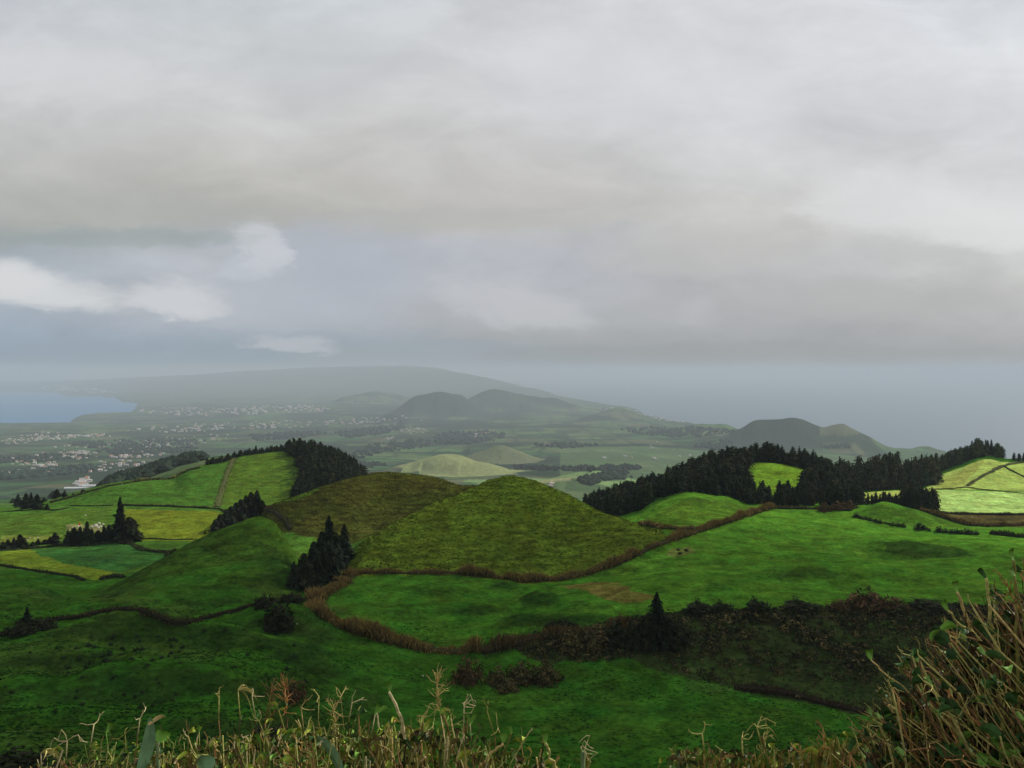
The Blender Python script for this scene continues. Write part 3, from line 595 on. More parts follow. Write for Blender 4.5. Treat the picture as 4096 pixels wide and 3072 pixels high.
for px,D,h in ((868,618,9),(872,622,8),(876,620,10),(880,612,9),(884,606,11),(889,600,10),(1014,905,9),(1019,905,9),(1024,905,10)):
    x = (px-CX)/F*D; trees.append((x,D,h,'small conifer between the right-hand wood and the pasture clump' if px<1000 else 'rounded conifer at the right edge of the skyline', 'small conifers before the clump' if px<1000 else 'conifers at the right skyline'))
trees = [(x,y,float(ground(x,y))-0.3,h,l,g) for x,y,h,l,g in trees]
trees.sort(key=lambda t: -t[3]/t[1]*(0.8 if t[1] > 760 and t[5].startswith('conifers of the right') else 1))
rest = MB(); forest_geo = []
for me in FOREST:
    v = np.empty(len(me.vertices)*3); me.vertices.foreach_get('co', v); c = np.empty(len(me.vertices)*4); me.attributes['Col'].data.foreach_get('color', c)
    forest_geo.append((v.reshape(-1,3), [list(p.vertices) for p in me.polygons], c.reshape(-1,4)[:,:3]))
print('CONIFERS', len(trees))
for i,(x,y,z,h,l,g) in enumerate(trees):
    k = rg.integers(len(FOREST)); ws = rg.uniform(0.85,1.25); rz = rg.uniform(0,6.28)
    if g.startswith('conifers of the left hill'): ws *= 1.35
    elif g.startswith('conifers of the right'): ws *= 1.22
    if i < 290: tree('conifer_tree', (FOREST_SUNLIT if g in SUNLIT_W else FOREST)[k], TRUNK, (x,y,z), h, ws, l, 'conifer', g, rz)
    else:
        v,f,c = forest_geo[k]; c = c*(1.9 if g in SUNLIT_W else 1.0); cs,sn = math.cos(rz),math.sin(rz); q = v*np.array([h*ws,h*ws,h])  # sunlit woods: crown colour brightened
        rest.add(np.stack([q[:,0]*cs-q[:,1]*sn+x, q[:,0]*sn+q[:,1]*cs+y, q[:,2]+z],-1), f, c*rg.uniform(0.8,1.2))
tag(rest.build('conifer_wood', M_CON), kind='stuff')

# ---- single trees near the left farm and in the valley: column, top row, foot row, width px, label
NEARC = [crown_mesh(300+i, rr, 34, 15, c, cards_per=2, power=pw, rag=ra, skirt=0.02) for i,(rr,c,pw,ra) in enumerate([(0.26,(0.014,0.022,0.012),0.75,0.3),(0.30,(0.016,0.023,0.012),0.6,0.32),(0.22,(0.013,0.020,0.012),0.95,0.25),(0.40,(0.017,0.022,0.011),0.5,0.35)])]
def one(px, top, foot, w, label, cat='conifer', group=None, v=0, d0=140, d1=1e9, name='conifer_tree'):
    p = hit(px, foot, d0, d1); h = (foot-top)/F*p[1]; ratio = (w/F*p[1])/h; rr = (0.26,0.30,0.22,0.40)[v]
    return tree(name, NEARC[v], TRUNK, p-np.array([0,0,0.3]), h, 1.25*ratio/(2*rr), label, cat, group, random.uniform(0,6.28))
one(120,497,541,16,'tallest spire-shaped conifer at the end of the farm shelterbelt',v=2)
one(129,517,541.5,20,'broad rounded dark tree leaning on the tall farm spire conifer',cat='tree',v=3,name='broad_tree')
for i,(px,t,f,w) in enumerate([(3,541,550,9),(8,539,549,8),(14,537,549,9),(20,534,549,9),(24,537,548,8),(33,541,547,6),(38,538,545,7),(45,539,544,7),(50,536,543.5,6),(55,532,543,9),(68,529,543,9),(74,527,545,10),(80,526,545,10),(87,521,545,9),(92,528,543,9),(98,530,542,9),(104,525,541,8),(109,524,541,9),(114,525,541,8)]):
    one(px,t,f,w,'small dark conifer in the farm shelterbelt between the fields' if px<52 else 'dark conifer of the dense farm shelterbelt clump','conifer','conifers of the farm shelterbelt' if px<52 else 'dense farm shelterbelt conifers',v=i%4)
for i,(px,t,f,w) in enumerate([(18,494,507,8),(26,493,509,9),(31,492,508,8),(37,494,509,12),(13,498,503,6),(47,503,510,6),(44,497,502,6)]):
    one(px,t,f,w,'dark conifer of the clump standing on the far left field edge','conifer','far left clump conifers',v=i%3)
for i,(px,t,f,w) in enumerate([(53,491,499,8),(57,489,498,7),(64.5,490,497,5),(73,492,496.5,3),(83,489,493.5,5)]):
    one(px,t,f,w,'small rounded tree on the far edge of the left fields','tree','trees on the far field edge',v=(3,3,0,2,3)[i],name='rounded_tree')
for i,(px,t,f,w) in enumerate([(215,519,531,9),(220,514,528,11),(226,509,526,12),(231,506,524,12),(236,502,522,12),(241,499,521,12),(246,495,519,12),(251,492,518,12),(257,490,516,11),(262,500,514,9)]):
    one(px,t,f,w,'dark bushy conifer in the row climbing behind the green spur','conifer','conifers climbing behind the spur',v=(1,3)[i%2],d0=408)
for px,t,f,w,l,v in [(294,561,588,13,'small front conifer at the foot of the dark valley clump',0),(304,553,589,19,'low broad conifer at the front of the dark valley clump',3),(314,541,587,22,'broad middle conifer in the dark valley clump',1),(322,531,581,22,'tall broad conifer in the heart of the valley clump',1),(329,517,575,24,'tallest conifer of the dark clump between the valley hills',0),(337,535,569,18,'slim conifer beside the tallest in the valley clump',2),(344,525,563,19,'pointed right-hand conifer of the dark valley clump',0),(308,566,590,16,'bushy low conifer tucked under the valley clump',3)]:
    one(px,t,f,w,l,v=v)
p = hit(206,533); one(205,530.5,534,2.5,'tiny dark conifer on the left skyline of the spur',v=2)

# ---- bushes
def bush_mesh(seed, n, size, col, col2, flat=0.8, core=0.58, name='bush', m=None, spike=False):
    rg = np.random.default_rng(seed); mb = MB()
    d = unit(rg.normal(size=(n,3))); d[:,2] = np.abs(d[:,2])*1.0-0.1
    lump = 1+0.28*np.sin(d[:,0]*5+seed)*np.sin(d[:,1]*4+2*seed)+0.15*np.sin(d[:,2]*9+d[:,0]*7)
    r = rg.uniform(0.62,1.05,n)*lump; p = d*r[:,None]*np.array([0.5,0.5,flat])
    c = np.where(rg.uniform(size=(n,1))<0.35, np.array(col2), np.array(col))*rg.uniform(0.6,1.4,(n,1))
    mb.quads(cards(p, d+rg.normal(size=(n,3))*0.5, rg.uniform(0.6,1.4,n)*size, 1.5 if not spike else 4.0, up=(np.array([[0,0,1.0]]) if spike else None), rg=rg), c)
    nl,nk = 5,9; vs=[]; fs=[]
    for j in range(nl):
        ph = j/(nl-1)*1.5
        for k in range(nk):
            a=6.2832*k/nk; q=core*(1+rg.normal()*0.1); vs.append((0.5*q*math.cos(ph)*math.cos(a),0.5*q*math.cos(ph)*math.sin(a),flat*q*math.sin(ph)-0.05))
    for j in range(nl-1):
        for k in range(nk): fs.append([j*nk+k,j*nk+(k+1)%nk,(j+1)*nk+(k+1)%nk,(j+1)*nk+k])
    mb.add(vs,fs,np.array(col)*0.8); return mb.mesh(name, m or M_LEAF)
BD = (0.020,0.022,0.010); BUSH_D = [bush_mesh(500+i, 800, 0.13, BD, (0.022,0.030,0.012)) for i in range(3)]
BUSH_B = [bush_mesh(520+i, 520, 0.20, (0.085,0.050,0.024), (0.055,0.045,0.018), spike=True) for i in range(2)]
BUSH_O = [bush_mesh(540+i, 800, 0.12, (0.050,0.048,0.018), (0.085,0.066,0.026)) for i in range(3)]
BUSH_S = [bush_mesh(560+i, 130, 0.26, (0.020,0.034,0.013), (0.026,0.044,0.015)) for i in range(3)]
def bush(px, foot, w, h, label, kind=BUSH_D, group=None, d0=140, name='bush', cat='bush', depth=1.0):
    p = hit(px, foot, d0); o = bpy.data.objects.new(name, kind[random.randrange(len(kind))]); C.objects.link(o)
    W_ = w/F*p[1]; o.location = tuple(p-np.array([0,0,0.15])); o.scale = (W_, W_*depth, h/F*p[1]/0.82); o.rotation_euler = (0,0,random.uniform(-0.5,0.5)); tag(o,label,cat,group); return o
bush(279,627,32,27,'big dark round bush at the left corner of the paddock hedge')
bush(264,606,20,12,'low dark bush above the big round bush by the hedge')
bush(292,601,24,9,'flat dark bush between valley clump and paddock corner')
bush(25,632,34,15,'dark bush under the small spire at the left edge')
bush(44,630,26,12,'rounded dark bush right of the spire at the left edge')
one(27,606,631,13,'small dark spire conifer rising from the left edge bushes',v=2)
bush(467,681,33,22,'russet rounded shrub alone on the near green field',BUSH_B)
for px,f,w,h,l in [(497,684,24,17,'olive twiggy shrub nearest the russet shrub'),(520,681,30,20,'wide twiggy shrub in the middle of the field thicket'),(545,682,30,22,'pale twiggy shrub at the right end of the field thicket'),(508,690,26,10,'low green shrub at the front of the field thicket')]: bush(px,f,w,h,l,BUSH_O)
one(657,593,648,25,'dark pointed tree rising over the scrub bank hedge',v=0); 
for px,f,w,h,l in [(642,648,34,34,'dark bush left of the pointed tree on the scrub bank'),(672,646,36,30,'dark bush right of the pointed tree on the scrub bank'),(617,646,34,24,'dark brown bush on the hedge before the pointed tree'),(596,648,34,22,'olive brown bush midway along the front paddock hedge'),(572,650,34,22,'brown bush at the dip of the front paddock hedge')]: bush(px,f,w,h,l,BUSH_D if px>610 else BUSH_O)
for px,f,w,h,l in [(553,629,18,9,'small black-green bush on the rim of the paddock'),(562,626,16,8,'round black-green bush topping the paddock rim'),(572,626,10,5,'tiny dark bush at the end of the paddock rim')]: bush(px,f,w,h,l)
bush(614,563,10,7,'single round dark bush on the reed hedge below the olive hill')
bush(258,508,1,1,'x') if False else None
for px,f,w,h,l in [(868,608,50,19,'leafless reddish shrub standing on the right bank'),(840,609,26,9,'low reddish shrub left of the leafless bank shrub'),(895,609,30,11,'thin brown shrub right of the leafless bank shrub')]: bush(px,f,w,h,l,BUSH_B)
for px,f,w,h,l in [(757,611,26,13,'dark bush on the bank below the pasture knoll'),(722,611,22,10,'dark sprouting bush left of the knoll bank bush'),(700,612,34,11,'brown bush right of the pointed bank tree'),(800,609,40,9,'low dark bush at the pasture edge of the bank'),(880,609,50,8,'flat dark bush under the leafless shrub'),(930,608,44,8,'flat dark bush far along the pasture edge')]: bush(px,f,w,h,l,BUSH_D)
for px,f,w in [(856,517,7),(861,518.5,5),(866,519.5,6),(870.5,521,6),(875.5,522,6),(880,523,6),(885,523.5,4),(888.5,524.5,4),(892.5,525.5,6),(897.5,526,6),(903,527,7)]: bush(px,f,w,w*0.62,'small round shrub in the dotted hedge line across the right pasture',BUSH_S,'dotted hedge shrubs')
for px,f,w in [(919,530,10),(924,530,7),(929,531,4),(939,532,8),(945.5,532.5,6),(951,533,6),(956,533.5,7),(961,534,7),(966.5,534,8),(971,534.5,7),(976,534.5,6)]: bush(px,f,w,max(3.5,w*0.75),'squat clipped shrub in the broken hedge near the right edge',BUSH_S,'broken hedge shrubs')
for px,f,w in [(862,503,12),(850,508,16),(838,509,18),(824,510,14)]: bush(px,f+1,w,8,'brown bramble bush at the foot of the right-hand wood',BUSH_B,'brambles under the wood')
for px,f,w,h in [(680,554,5,2.5),(686,551,5,2.5),(678,550,4,2)]: bush(px,f,w,h,'tiny dark tuft on the bare patch of the right pasture',BUSH_S,'tufts on the bare patch')
bush(293,698,27,17,'small russet shrub behind the weeds on the near pasture',BUSH_B)
bush(12,776,64,26,'dark brown bush in the bottom left corner')
bush(44,778,44,20,'low dark bush beside the bottom left corner bush')
bush(262,738,40,10,'dark low thicket on the bank behind the left weeds')
rgt = np.random.default_rng(5); n=0
for k in range(95):
    px, py = rgt.uniform(5,330), rgt.uniform(628,745)
    if rgt.uniform() < 0.35: px, py = rgt.normal(150,40), rgt.normal(650,8)
    bush(px,py,rgt.uniform(2.5,6.5),rgt.uniform(2,4.5),'small dark gorse tuft dotted over the near left pasture',BUSH_S,'gorse tufts on the left pasture',name='gorse_tuft',cat='tuft')

# ---- hedges and field walls
def line(pts, step=1.0, d0=140, d1=1e9):
    "pixel polyline -> evenly spaced ground points"
    out=[]
    for a,b in zip(pts,pts[1:]):
        n=max(2,int(max(abs(b[0]-a[0]),abs(b[1]-a[1]))/4))
        for i in range(n): t=i/n; out.append(hit(a[0]+(b[0]-a[0])*t,a[1]+(b[1]-a[1])*t,d0,d1)[:2])
    out.append(hit(*pts[-1],d0,d1)[:2]); P=np.array(out); s=np.r_[0,np.cumsum(np.linalg.norm(np.diff(P,axis=0),axis=1))]
    q=np.arange(0,s[-1],step); return np.stack([np.interp(q,s,P[:,0]),np.interp(q,s,P[:,1])],-1)
CANE_T=(0.205,0.142,0.044); CANE_M=(0.105,0.078,0.025); CANE_D=(0.036,0.034,0.013)
def hedge(label, pts, h, w, top=CANE_T, mid=CANE_M, low=CANE_D, dens=34, d0=140, d1=1e9, name='cane_hedge', cat='hedge', seed=1, vary=0.3, blade=0.22):
    rg=np.random.default_rng(seed); P=line(pts,0.5,d0,d1); tg=unit(np.gradient(P,axis=0)); nr=np.stack([-tg[:,1],tg[:,0]],-1)
    n=int(len(P)*0.5*dens); i=rg.integers(len(P),size=n); off=rg.normal(size=n)*w*0.33
    hv=h*(1+vary*2*fbm(P[i,0]/9,P[i,1]/9,seed,3)+rg.normal(size=n)*0.12)*np.sqrt(np.clip(1-(off/w)**2,0.2,1))
    xy=P[i]+nr[i]*off[:,None]+rg.normal(size=(n,2))*0.3; z=ground(xy[:,0],xy[:,1])-0.15
    lev=rg.uniform(0.15,1,n); z0=z+hv*np.maximum(lev-0.55,0); ln=hv*np.minimum(lev+0.05,0.6)
    b=np.stack([xy[:,0],xy[:,1],z0],-1); lean=rg.normal(size=(n,2))*0.35; tip=b+np.stack([lean[:,0]*ln,lean[:,1]*ln,ln],-1)
    a=rg.uniform(0,6.28,n); wv=np.stack([np.cos(a),np.sin(a),np.zeros(n)],-1)*blade*rg.uniform(0.6,1.4,(n,1)); midp=b*0.45+tip*0.55
    q=np.stack([b,midp+wv,tip,midp-wv],1)
    pick=np.clip(lev+rg.normal(size=n)*0.15,0,1)[:,None]
    c=np.where(pick>0.72,np.array(top),np.where(pick>0.42,np.array(mid),np.array(low)))*rg.uniform(0.65,1.35,(n,1))*(1+0.35*fbm(xy[:,0]/6,xy[:,1]/6,seed+3,2))[:,None]
    mb=MB(); mb.quads(q,c)
    s=P[::4]; g=ground(s[:,0],s[:,1]); nn=nr[::4]; hh=h*0.62*(1+vary*1.6*fbm(s[:,0]/9,s[:,1]/9,seed,3))
    prof=[(-0.5,-0.3),(-0.42,0.6),(0,1.0),(0.42,0.6),(0.5,-0.3)]; m=len(s)
    v=np.stack([np.stack([s[:,0]+nn[:,0]*w*a*0.8,s[:,1]+nn[:,1]*w*a*0.8,g+hh*bz],-1) for a,bz in prof],1).reshape(-1,3)
    f=[[r*5+k,r*5+k+1,(r+1)*5+k+1,(r+1)*5+k] for r in range(m-1) for k in range(4)]; f.append([0,1,2,3,4]); f.append([(m-1)*5+k for k in range(4,-1,-1)])
    mb.add(v,f,np.array(low)*0.9)
    return tag(mb.build(name,M_CANE),label,cat)
OLD=(0.055,0.060,0.022); GRN=(0.13,0.16,0.040); DKH=(0.022,0.026,0.012)
hedge('thick golden brown cane hedge curving round the front of the paddock',[(352,574),(340,586),(318,597),(311,604),(322,616),(345,628),(380,640),(420,649),(455,653),(478,649)],3.2,5.0,seed=2,dens=170,blade=0.11,vary=0.9)
hedge('long brown cane hedge under the olive hill, climbing to the wood',[(350,577),(362,573),(400,573),(450,573),(490,577),(522,582),(560,580),(590,573),(622,562),(650,548),(672,540),(700,531),(735,520),(762,511),(775,508)],2.8,3.2,seed=3,dens=110,blade=0.11,vary=0.9)
hedge('short brown cane hedge at the saddle right of the olive hill',[(640,524),(655,527),(672,529.5),(700,530)],2.6,3.0,seed=4)
hedge('dark brown bramble hedge along the front of the paddock to the tree',[(482,652),(500,648),(530,640),(560,636),(600,634),(640,630)],3.4,5.0,top=(0.11,0.075,0.028),mid=(0.055,0.045,0.018),low=(0.026,0.024,0.011),seed=5,dens=90,blade=0.16,vary=0.5,name='bramble_hedge')
hedge('dark bramble line winding across the left valley floor',[(0,637),(20,628),(55,621),(80,618),(104,612),(127,609),(142,612),(158,617),(172,623),(190,623),(221,615),(253,606),(277,602),(308,601)],1.7,2.4,top=(0.055,0.045,0.018),mid=(0.035,0.035,0.014),low=(0.02,0.02,0.01),seed=6,dens=26,name='bramble_hedge')
hedge('curved brown cane hedge round the hollow at the right edge',[(922,511),(940,517),(955,522),(968,525.5),(985,526.5),(1005,526),(1030,525),(1060,523)],3.2,3.4,seed=7,d0=500)
hedge('dark upper hedge on the far rim of the right-hand hollow',[(935,513.5),(960,514),(990,514.5),(1030,515),(1060,515)],2.0,3.0,top=(0.05,0.04,0.018),mid=(0.03,0.028,0.012),low=(0.02,0.02,0.01),seed=8,d0=560,name='bramble_hedge')
hedge('clipped dark hedge at the right edge of the pasture',[(990,534),(1010,536.5),(1030,538),(1060,540)],2.8,2.6,top=(0.05,0.06,0.02),mid=(0.03,0.04,0.015),low=DKH,seed=9,name='clipped_hedge')
hedge('pale green hedge running straight up the left grassy hill',[(217,507),(221,494),(226,477),(230,467),(234,459)],1.6,5.0,top=(0.19,0.20,0.065),mid=(0.15,0.17,0.05),low=(0.08,0.10,0.03),seed=10,dens=26,name='field_hedge')
hedge('green hedge along the crest of the left fields',[(50,503),(62,500),(75,496.5),(90,491.5),(108,486.5),(134,482)],2.0,2.6,top=GRN,mid=OLD,low=DKH,seed=11,dens=24,name='field_hedge')
hedge('thick green hedge bending up the left hill skyline',[(134,481.8),(150,480),(172,479),(181,474),(190,470),(200,468)],2.6,4.0,top=(0.17,0.18,0.05),mid=(0.09,0.10,0.03),low=DKH,seed=12,dens=24,name='field_hedge')
hedge('dark wall between the upper and the yellow left fields',[(122,505.5),(170,506.5),(205,508.2),(219,509),(229,514)],1.6,1.8,top=(0.07,0.07,0.028),mid=DKH,low=DKH,seed=13,dens=20,name='field_wall',cat='wall')
hedge('thin dark wall left of the tall farm conifer',[(70,506),(90,506),(113,505.5)],1.0,1.2,top=OLD,mid=DKH,low=DKH,seed=14,dens=14,name='field_wall',cat='wall')
hedge('dark wall across the far left field by the clump',[(0,512.5),(25,510.5),(44,509.3),(52,510.5),(60,510),(68,508)],1.1,1.4,top=OLD,mid=DKH,low=DKH,seed=15,dens=16,name='field_wall',cat='wall')
hedge('dark wall below the bright yellow strip at the left edge',[(-12,563),(0,565.5),(30,570.5),(60,575),(75,577),(84,581)],1.3,1.6,top=(0.03,0.035,0.014),mid=DKH,low=DKH,seed=16,dens=22,name='field_wall',cat='wall')
hedge('dark wall between yellow field and the spur',[(131,539.5),(150,539),(170,540),(196,539.5)],1.1,1.4,top=OLD,mid=DKH,low=DKH,seed=17,dens=16,name='field_wall',cat='wall')
hedge('bushy green hedge running from the farm trees to the spur',[(127,541),(134,546),(142,550.5),(155,552),(172,553)],1.8,2.6,top=(0.06,0.075,0.025),mid=(0.035,0.05,0.018),low=DKH,seed=18,dens=24,name='field_hedge')
hedge('dark bank hedge beneath the farm shelterbelt',[(-12,552),(0,551),(30,549),(60,546),(90,545.5),(125,541.5)],1.5,2.4,top=(0.03,0.04,0.016),mid=DKH,low=DKH,seed=19,dens=24,name='field_hedge')
hedge('short dark hedge where the left fields meet the spur foot',[(101,580),(108,578),(118,576.5),(124,578)],1.6,2.4,top=(0.03,0.035,0.014),mid=DKH,low=DKH,seed=20,dens=24,name='field_hedge')
hedge('broken dark hedge behind the hump of the spur',[(252,512),(262,509.5),(275,512),(284,520),(291,530)],1.5,3.0,top=(0.09,0.07,0.03),mid=(0.05,0.045,0.02),low=DKH,seed=21,dens=24,name='bramble_hedge')
hedge('tan hedge under the bright right-hand hill',[(933,489.5),(950,489),(966,487.5),(985,490),(1005,492),(1030,494),(1060,495)],1.2,2.0,top=(0.22,0.15,0.05),mid=(0.15,0.12,0.04),low=(0.06,0.05,0.02),seed=22,d0=640,dens=18,name='field_hedge')
hedge('ragged hedge climbing the face of the bright right-hand hill',[(968,486),(975,481),(983,476),(993,471),(1003,466),(1018,463),(1040,462)],1.6,3.0,top=(0.20,0.18,0.07),mid=(0.09,0.09,0.035),low=(0.04,0.05,0.02),seed=23,d0=640,dens=16,name='field_hedge')
hedge('straight dark hedge near the top of the bright right-hand hill',[(1004,467),(1012,471),(1024,477),(1040,484)],1.4,1.6,top=(0.06,0.07,0.03),mid=DKH,low=DKH,seed=24,d0=640,dens=18,name='field_hedge')
hedge('brown hedge at the foot of the right-hand wood',[(775,508.5),(800,509),(830,509.5),(852,511)],2.4,3.0,top=(0.11,0.075,0.03),mid=(0.05,0.045,0.02),low=DKH,seed=25,dens=26,name='bramble_hedge')

# ---- scrub on the right bank: no one could count it
rgs=np.random.default_rng(21); mb=MB(); SP=poly_xy(SCRUBP,10)
lo,hi=SP.min(0),SP.max(0); g=rgs.uniform(lo,hi,(30000,2)); g=g[inside(g[:,0],g[:,1],SP)&(g[:,0]/g[:,1]<0.75)]
dn=fbm(g[:,0]/7,g[:,1]/7,6,3); fr=sstep(0.30,0.37,(-ground(g[:,0],g[:,1]))/g[:,1]); g=g[rgs.uniform(size=len(g))<np.clip(0.8+dn*1.3-0.45*fr,0.1,1)][:7600]
for x,y in g:
    w=rgs.uniform(0.7,2.0)*(0.8+0.8*fbm(np.array([x/12]),np.array([y/12]),8,2)[0])*(0.55 if -float(ground(x,y))/y>0.365 else 1); n=12; d=unit(rgs.normal(size=(n,3))); d[:,2]=np.abs(d[:,2])
    p=d*rgs.uniform(0.5,1,(n,1))*np.array([w,w,w*rgs.uniform(0.7,1.2)])+np.array([x,y,float(ground(x,y))-0.1])
    c=np.array([(0.030,0.030,0.013),(0.055,0.048,0.018),(0.018,0.022,0.010),(0.095,0.075,0.030),(0.034,0.048,0.014),(0.016,0.018,0.009)][rgs.integers(6)])*rgs.uniform(0.6,1.6)
    mb.quads(cards(p,d+rgs.normal(size=(n,3))*0.6,rgs.uniform(0.5,1.1,n)*w*0.75,1.6,rg=rgs), c*rgs.uniform(0.7,1.3,(n,1)))
tag(mb.build('undergrowth',M_LEAF),kind='stuff')
hedge('dark bramble drift along the foot of the scrub bank',[(735,688),(760,691),(790,694),(820,703),(850,710),(880,716)],1.8,3.2,top=(0.055,0.035,0.02),mid=(0.04,0.028,0.016),low=(0.022,0.018,0.011),seed=31,dens=40,name='bramble_hedge')
hedge('pale dry ledge of grass across the scrub bank',[(730,622),(760,620),(800,618),(840,618),(880,619),(930,619)],0.7,1.2,top=(0.14,0.12,0.045),mid=(0.08,0.075,0.03),low=(0.03,0.03,0.013),seed=32,dens=30,name='grass_ledge',cat='grass bank')

# ---- tussocks of grass
rgq=np.random.default_rng(33); mb=MB()
def tuss(n, pxr, Dr, hgt, cols_, test=None, ln=1.0):
    u=rgq.uniform(size=n); D=(Dr[0]**-1+(Dr[1]**-1-Dr[0]**-1)*u)**-1; px=rgq.uniform(*pxr,n); x=(px-CX)/F*D; z=ground(x,D)
    if test is not None: k=test(px,D,x,z); x,D,z=x[k],D[k],z[k]
    n=len(x); b=np.stack([x,D,z-0.05],-1); h=hgt*rgq.uniform(0.5,1.4,(n,1)); w=rgq.uniform(0.5,1.3,(n,1))*ln
    up=np.array([[0,0,1.0]])*h; side=np.stack([np.ones(n),rgq.normal(size=n)*0.4,np.zeros(n)],-1)*w*0.5
    cc=np.array(cols_)[rgq.integers(len(cols_),size=n)]*rgq.uniform(0.7,1.3,(n,1))
    mb.quads(np.stack([b-side,b+side,b+side*0.5+up+rgq.normal(size=(n,3))*0.15*h,b-side*0.6+up*0.8+rgq.normal(size=(n,3))*0.15*h],1),cc)
tuss(5000,(330,668),(360,470),0.30,[(0.068,0.094,0.009),(0.08,0.10,0.012),(0.055,0.075,0.009)],lambda px,D,x,z: inside(x,D,Pc)&(z>-91.5),1.5)
tuss(2500,(260,480),(470,545),0.3,[(0.042,0.042,0.008),(0.05,0.045,0.010)],lambda px,D,x,z: z>-92,1.2)
tuss(60000,(-40,1090),(145,300),0.20,[(0.012,0.050,0.006),(0.024,0.092,0.009),(0.010,0.042,0.006),(0.030,0.105,0.010)],lambda px,D,x,z: rgq.uniform(size=len(x))<0.5+1.3*fbm(x/16,D/11,44,3),1.0)
tag(mb.build('grass',M_LEAF),kind='stuff')

# ---- far woods on the plain
def wood(name, pts, n, h, col, d0=1000, seed=1, d1=1e9, px_sp=None):
    "woodland seen as one mass: many small crowns"
    rg=np.random.default_rng(seed); P=np.array(pts,float); lo,hi=P.min(0),P.max(0); mb=MB(); k=0; tries=0
    while k<n and tries<n*12:
        tries+=1; q=rg.uniform(lo,hi)
        if not inside(q[0:1],q[1:2],P)[0]: continue
        p=hit(q[0],q[1],d0,d1); k+=1; hh=h*farscale(p[1])*rg.uniform(0.65,1.25); r=hh*rg.uniform(0.6,1.0); m=6; vs=[]
        for j,(t,e) in enumerate(((0,0.75),(0.35,1.0),(0.7,0.65))):
            for i in range(m): a=6.2832*(i+0.5*j)/m; s=r*e*rg.uniform(0.75,1.25); vs.append((p[0]+math.cos(a)*s,p[1]+math.sin(a)*s,p[2]-1+hh*t))
        vs.append((p[0],p[1],p[2]+hh)); fs=[]
        for j in range(2):
            for i in range(m): fs.append([j*m+i,j*m+(i+1)%m,(j+1)*m+(i+1)%m,(j+1)*m+i])
        for i in range(m): fs.append([2*m+i,2*m+(i+1)%m,3*m])
        mb.add(vs,fs,np.array(col)*rg.uniform(0.7,1.3))
    return tag(mb.build(name,M_CON),kind='stuff')
FW=(0.022,0.032,0.020)
wood('far_woods',[(100,492),(104,487),(118,478),(135,470),(150,464),(166,458),(184,455),(203,454),(204,460),(180,466),(160,474),(140,480),(118,488)],330,13,(0.020,0.030,0.018),d0=1100,d1=1400,seed=41)
wood('far_woods',[(360,450),(372,444),(400,441),(430,440),(445,444),(420,448),(390,452),(370,456),(350,462),(345,460)],150,12,FW,d0=2300,seed=42)
wood('far_woods',[(342,468),(352,463),(384,463),(386,466),(352,470)],70,9,FW,d0=1800,seed=43)
wood('far_woods',[(514,458+8),(540,461+6),(560,468),(600,467),(640,466),(640,470),(590,472),(550,471),(516,470)],170,11,FW,d0=1700,seed=44)
wood('far_woods',[(578,482),(584,478),(600,474),(625,472),(632,478),(610,480),(588,486)],90,11,FW,d0=1500,seed=45)
wood('far_woods',[(434,437),(445,433),(490,432),(508,435),(500,440),(470,445),(436,444)],200,16,(0.022,0.030,0.022),d0=4000,seed=46)
wood('far_woods',[(330,434),(355,430),(395,425),(402,421),(405,428),(385,434),(350,438)],170,18,FW,d0=4500,seed=47)
wood('far_woods',[(620,430),(640,427),(670,429),(690,434),(676,438),(640,434)],90,16,FW,d0=4500,seed=48)
wood('far_woods',[(660,432),(690,427),(725,430),(735,434),(700,437),(668,438)],130,16,FW,d0=4700,seed=49)
wood('far_woods',[(692,447),(720,440),(735,443),(716,450)],70,14,FW,d0=4000,seed=50)
wood('far_woods',[(0,474),(40,470),(90,466),(100,470),(60,476),(0,480)],170,12,(0.025,0.045,0.03),d0=1900,seed=51)
wood('far_woods',[(96,452),(120,446),(200,448),(190,453),(120,456)],170,13,FW,d0=2500,seed=52)
wood('far_woods',[(60,444),(140,440),(210,441),(200,445),(90,448)],170,14,FW,d0=3000,seed=53)
wood('far_woods',[(250,436),(300,432),(330,433),(300,439),(255,441)],130,16,FW,d0=4000,seed=54)
wood('far_woods',[(0,457),(60,454),(90,457),(40,462),(0,464)],130,12,FW,d0=2200,seed=55)
wood('far_woods',[(820,446),(850,444),(850,447),(822,449)],40,12,FW,d0=4000,seed=56)
wood('far_woods',[(530,445),(580,443),(600,446),(560,449)],60,13,FW,d0=3500,seed=57)

# ---- houses of the villages on the plain
M_WALL=mat('whitewash',(0.46,0.44,0.41),noise_scale=0.5,noise_amt=0.12); M_ROOF=mat('roof_tiles',(0.42,0.22,0.14),noise_scale=0.8); M_PALE=mat('pale_roof',(0.48,0.46,0.44),noise_scale=0.5); M_GREY=mat('grey_roof',(0.34,0.33,0.32),noise_scale=0.5)
def house_mesh(l,w,h,rh,roof):
    me=bpy.data.meshes.new('house'); a,b=l/2,w/2; o=0.4
    v=[(-a,-b,-2),(a,-b,-2),(a,b,-2),(-a,b,-2),(-a,-b,h),(a,-b,h),(a,b,h),(-a,b,h),(-a,0,h+rh-.2),(a,0,h+rh-.2),
       (-a-o,-b-o,h-.1),(a+o,-b-o,h-.1),(a+o,0,h+rh),(-a-o,0,h+rh),(a+o,b+o,h-.1),(-a-o,b+o,h-.1)]
    f=[(0,1,5,4),(1,2,6,9,5),(2,3,7,6),(3,0,4,8,7),(10,11,12,13),(13,12,14,15)]
    me.from_pydata(v,[],f); me.materials.append(M_WALL); me.materials.append(roof)
    for i in (4,5): me.polygons[i].material_index=1
    return me
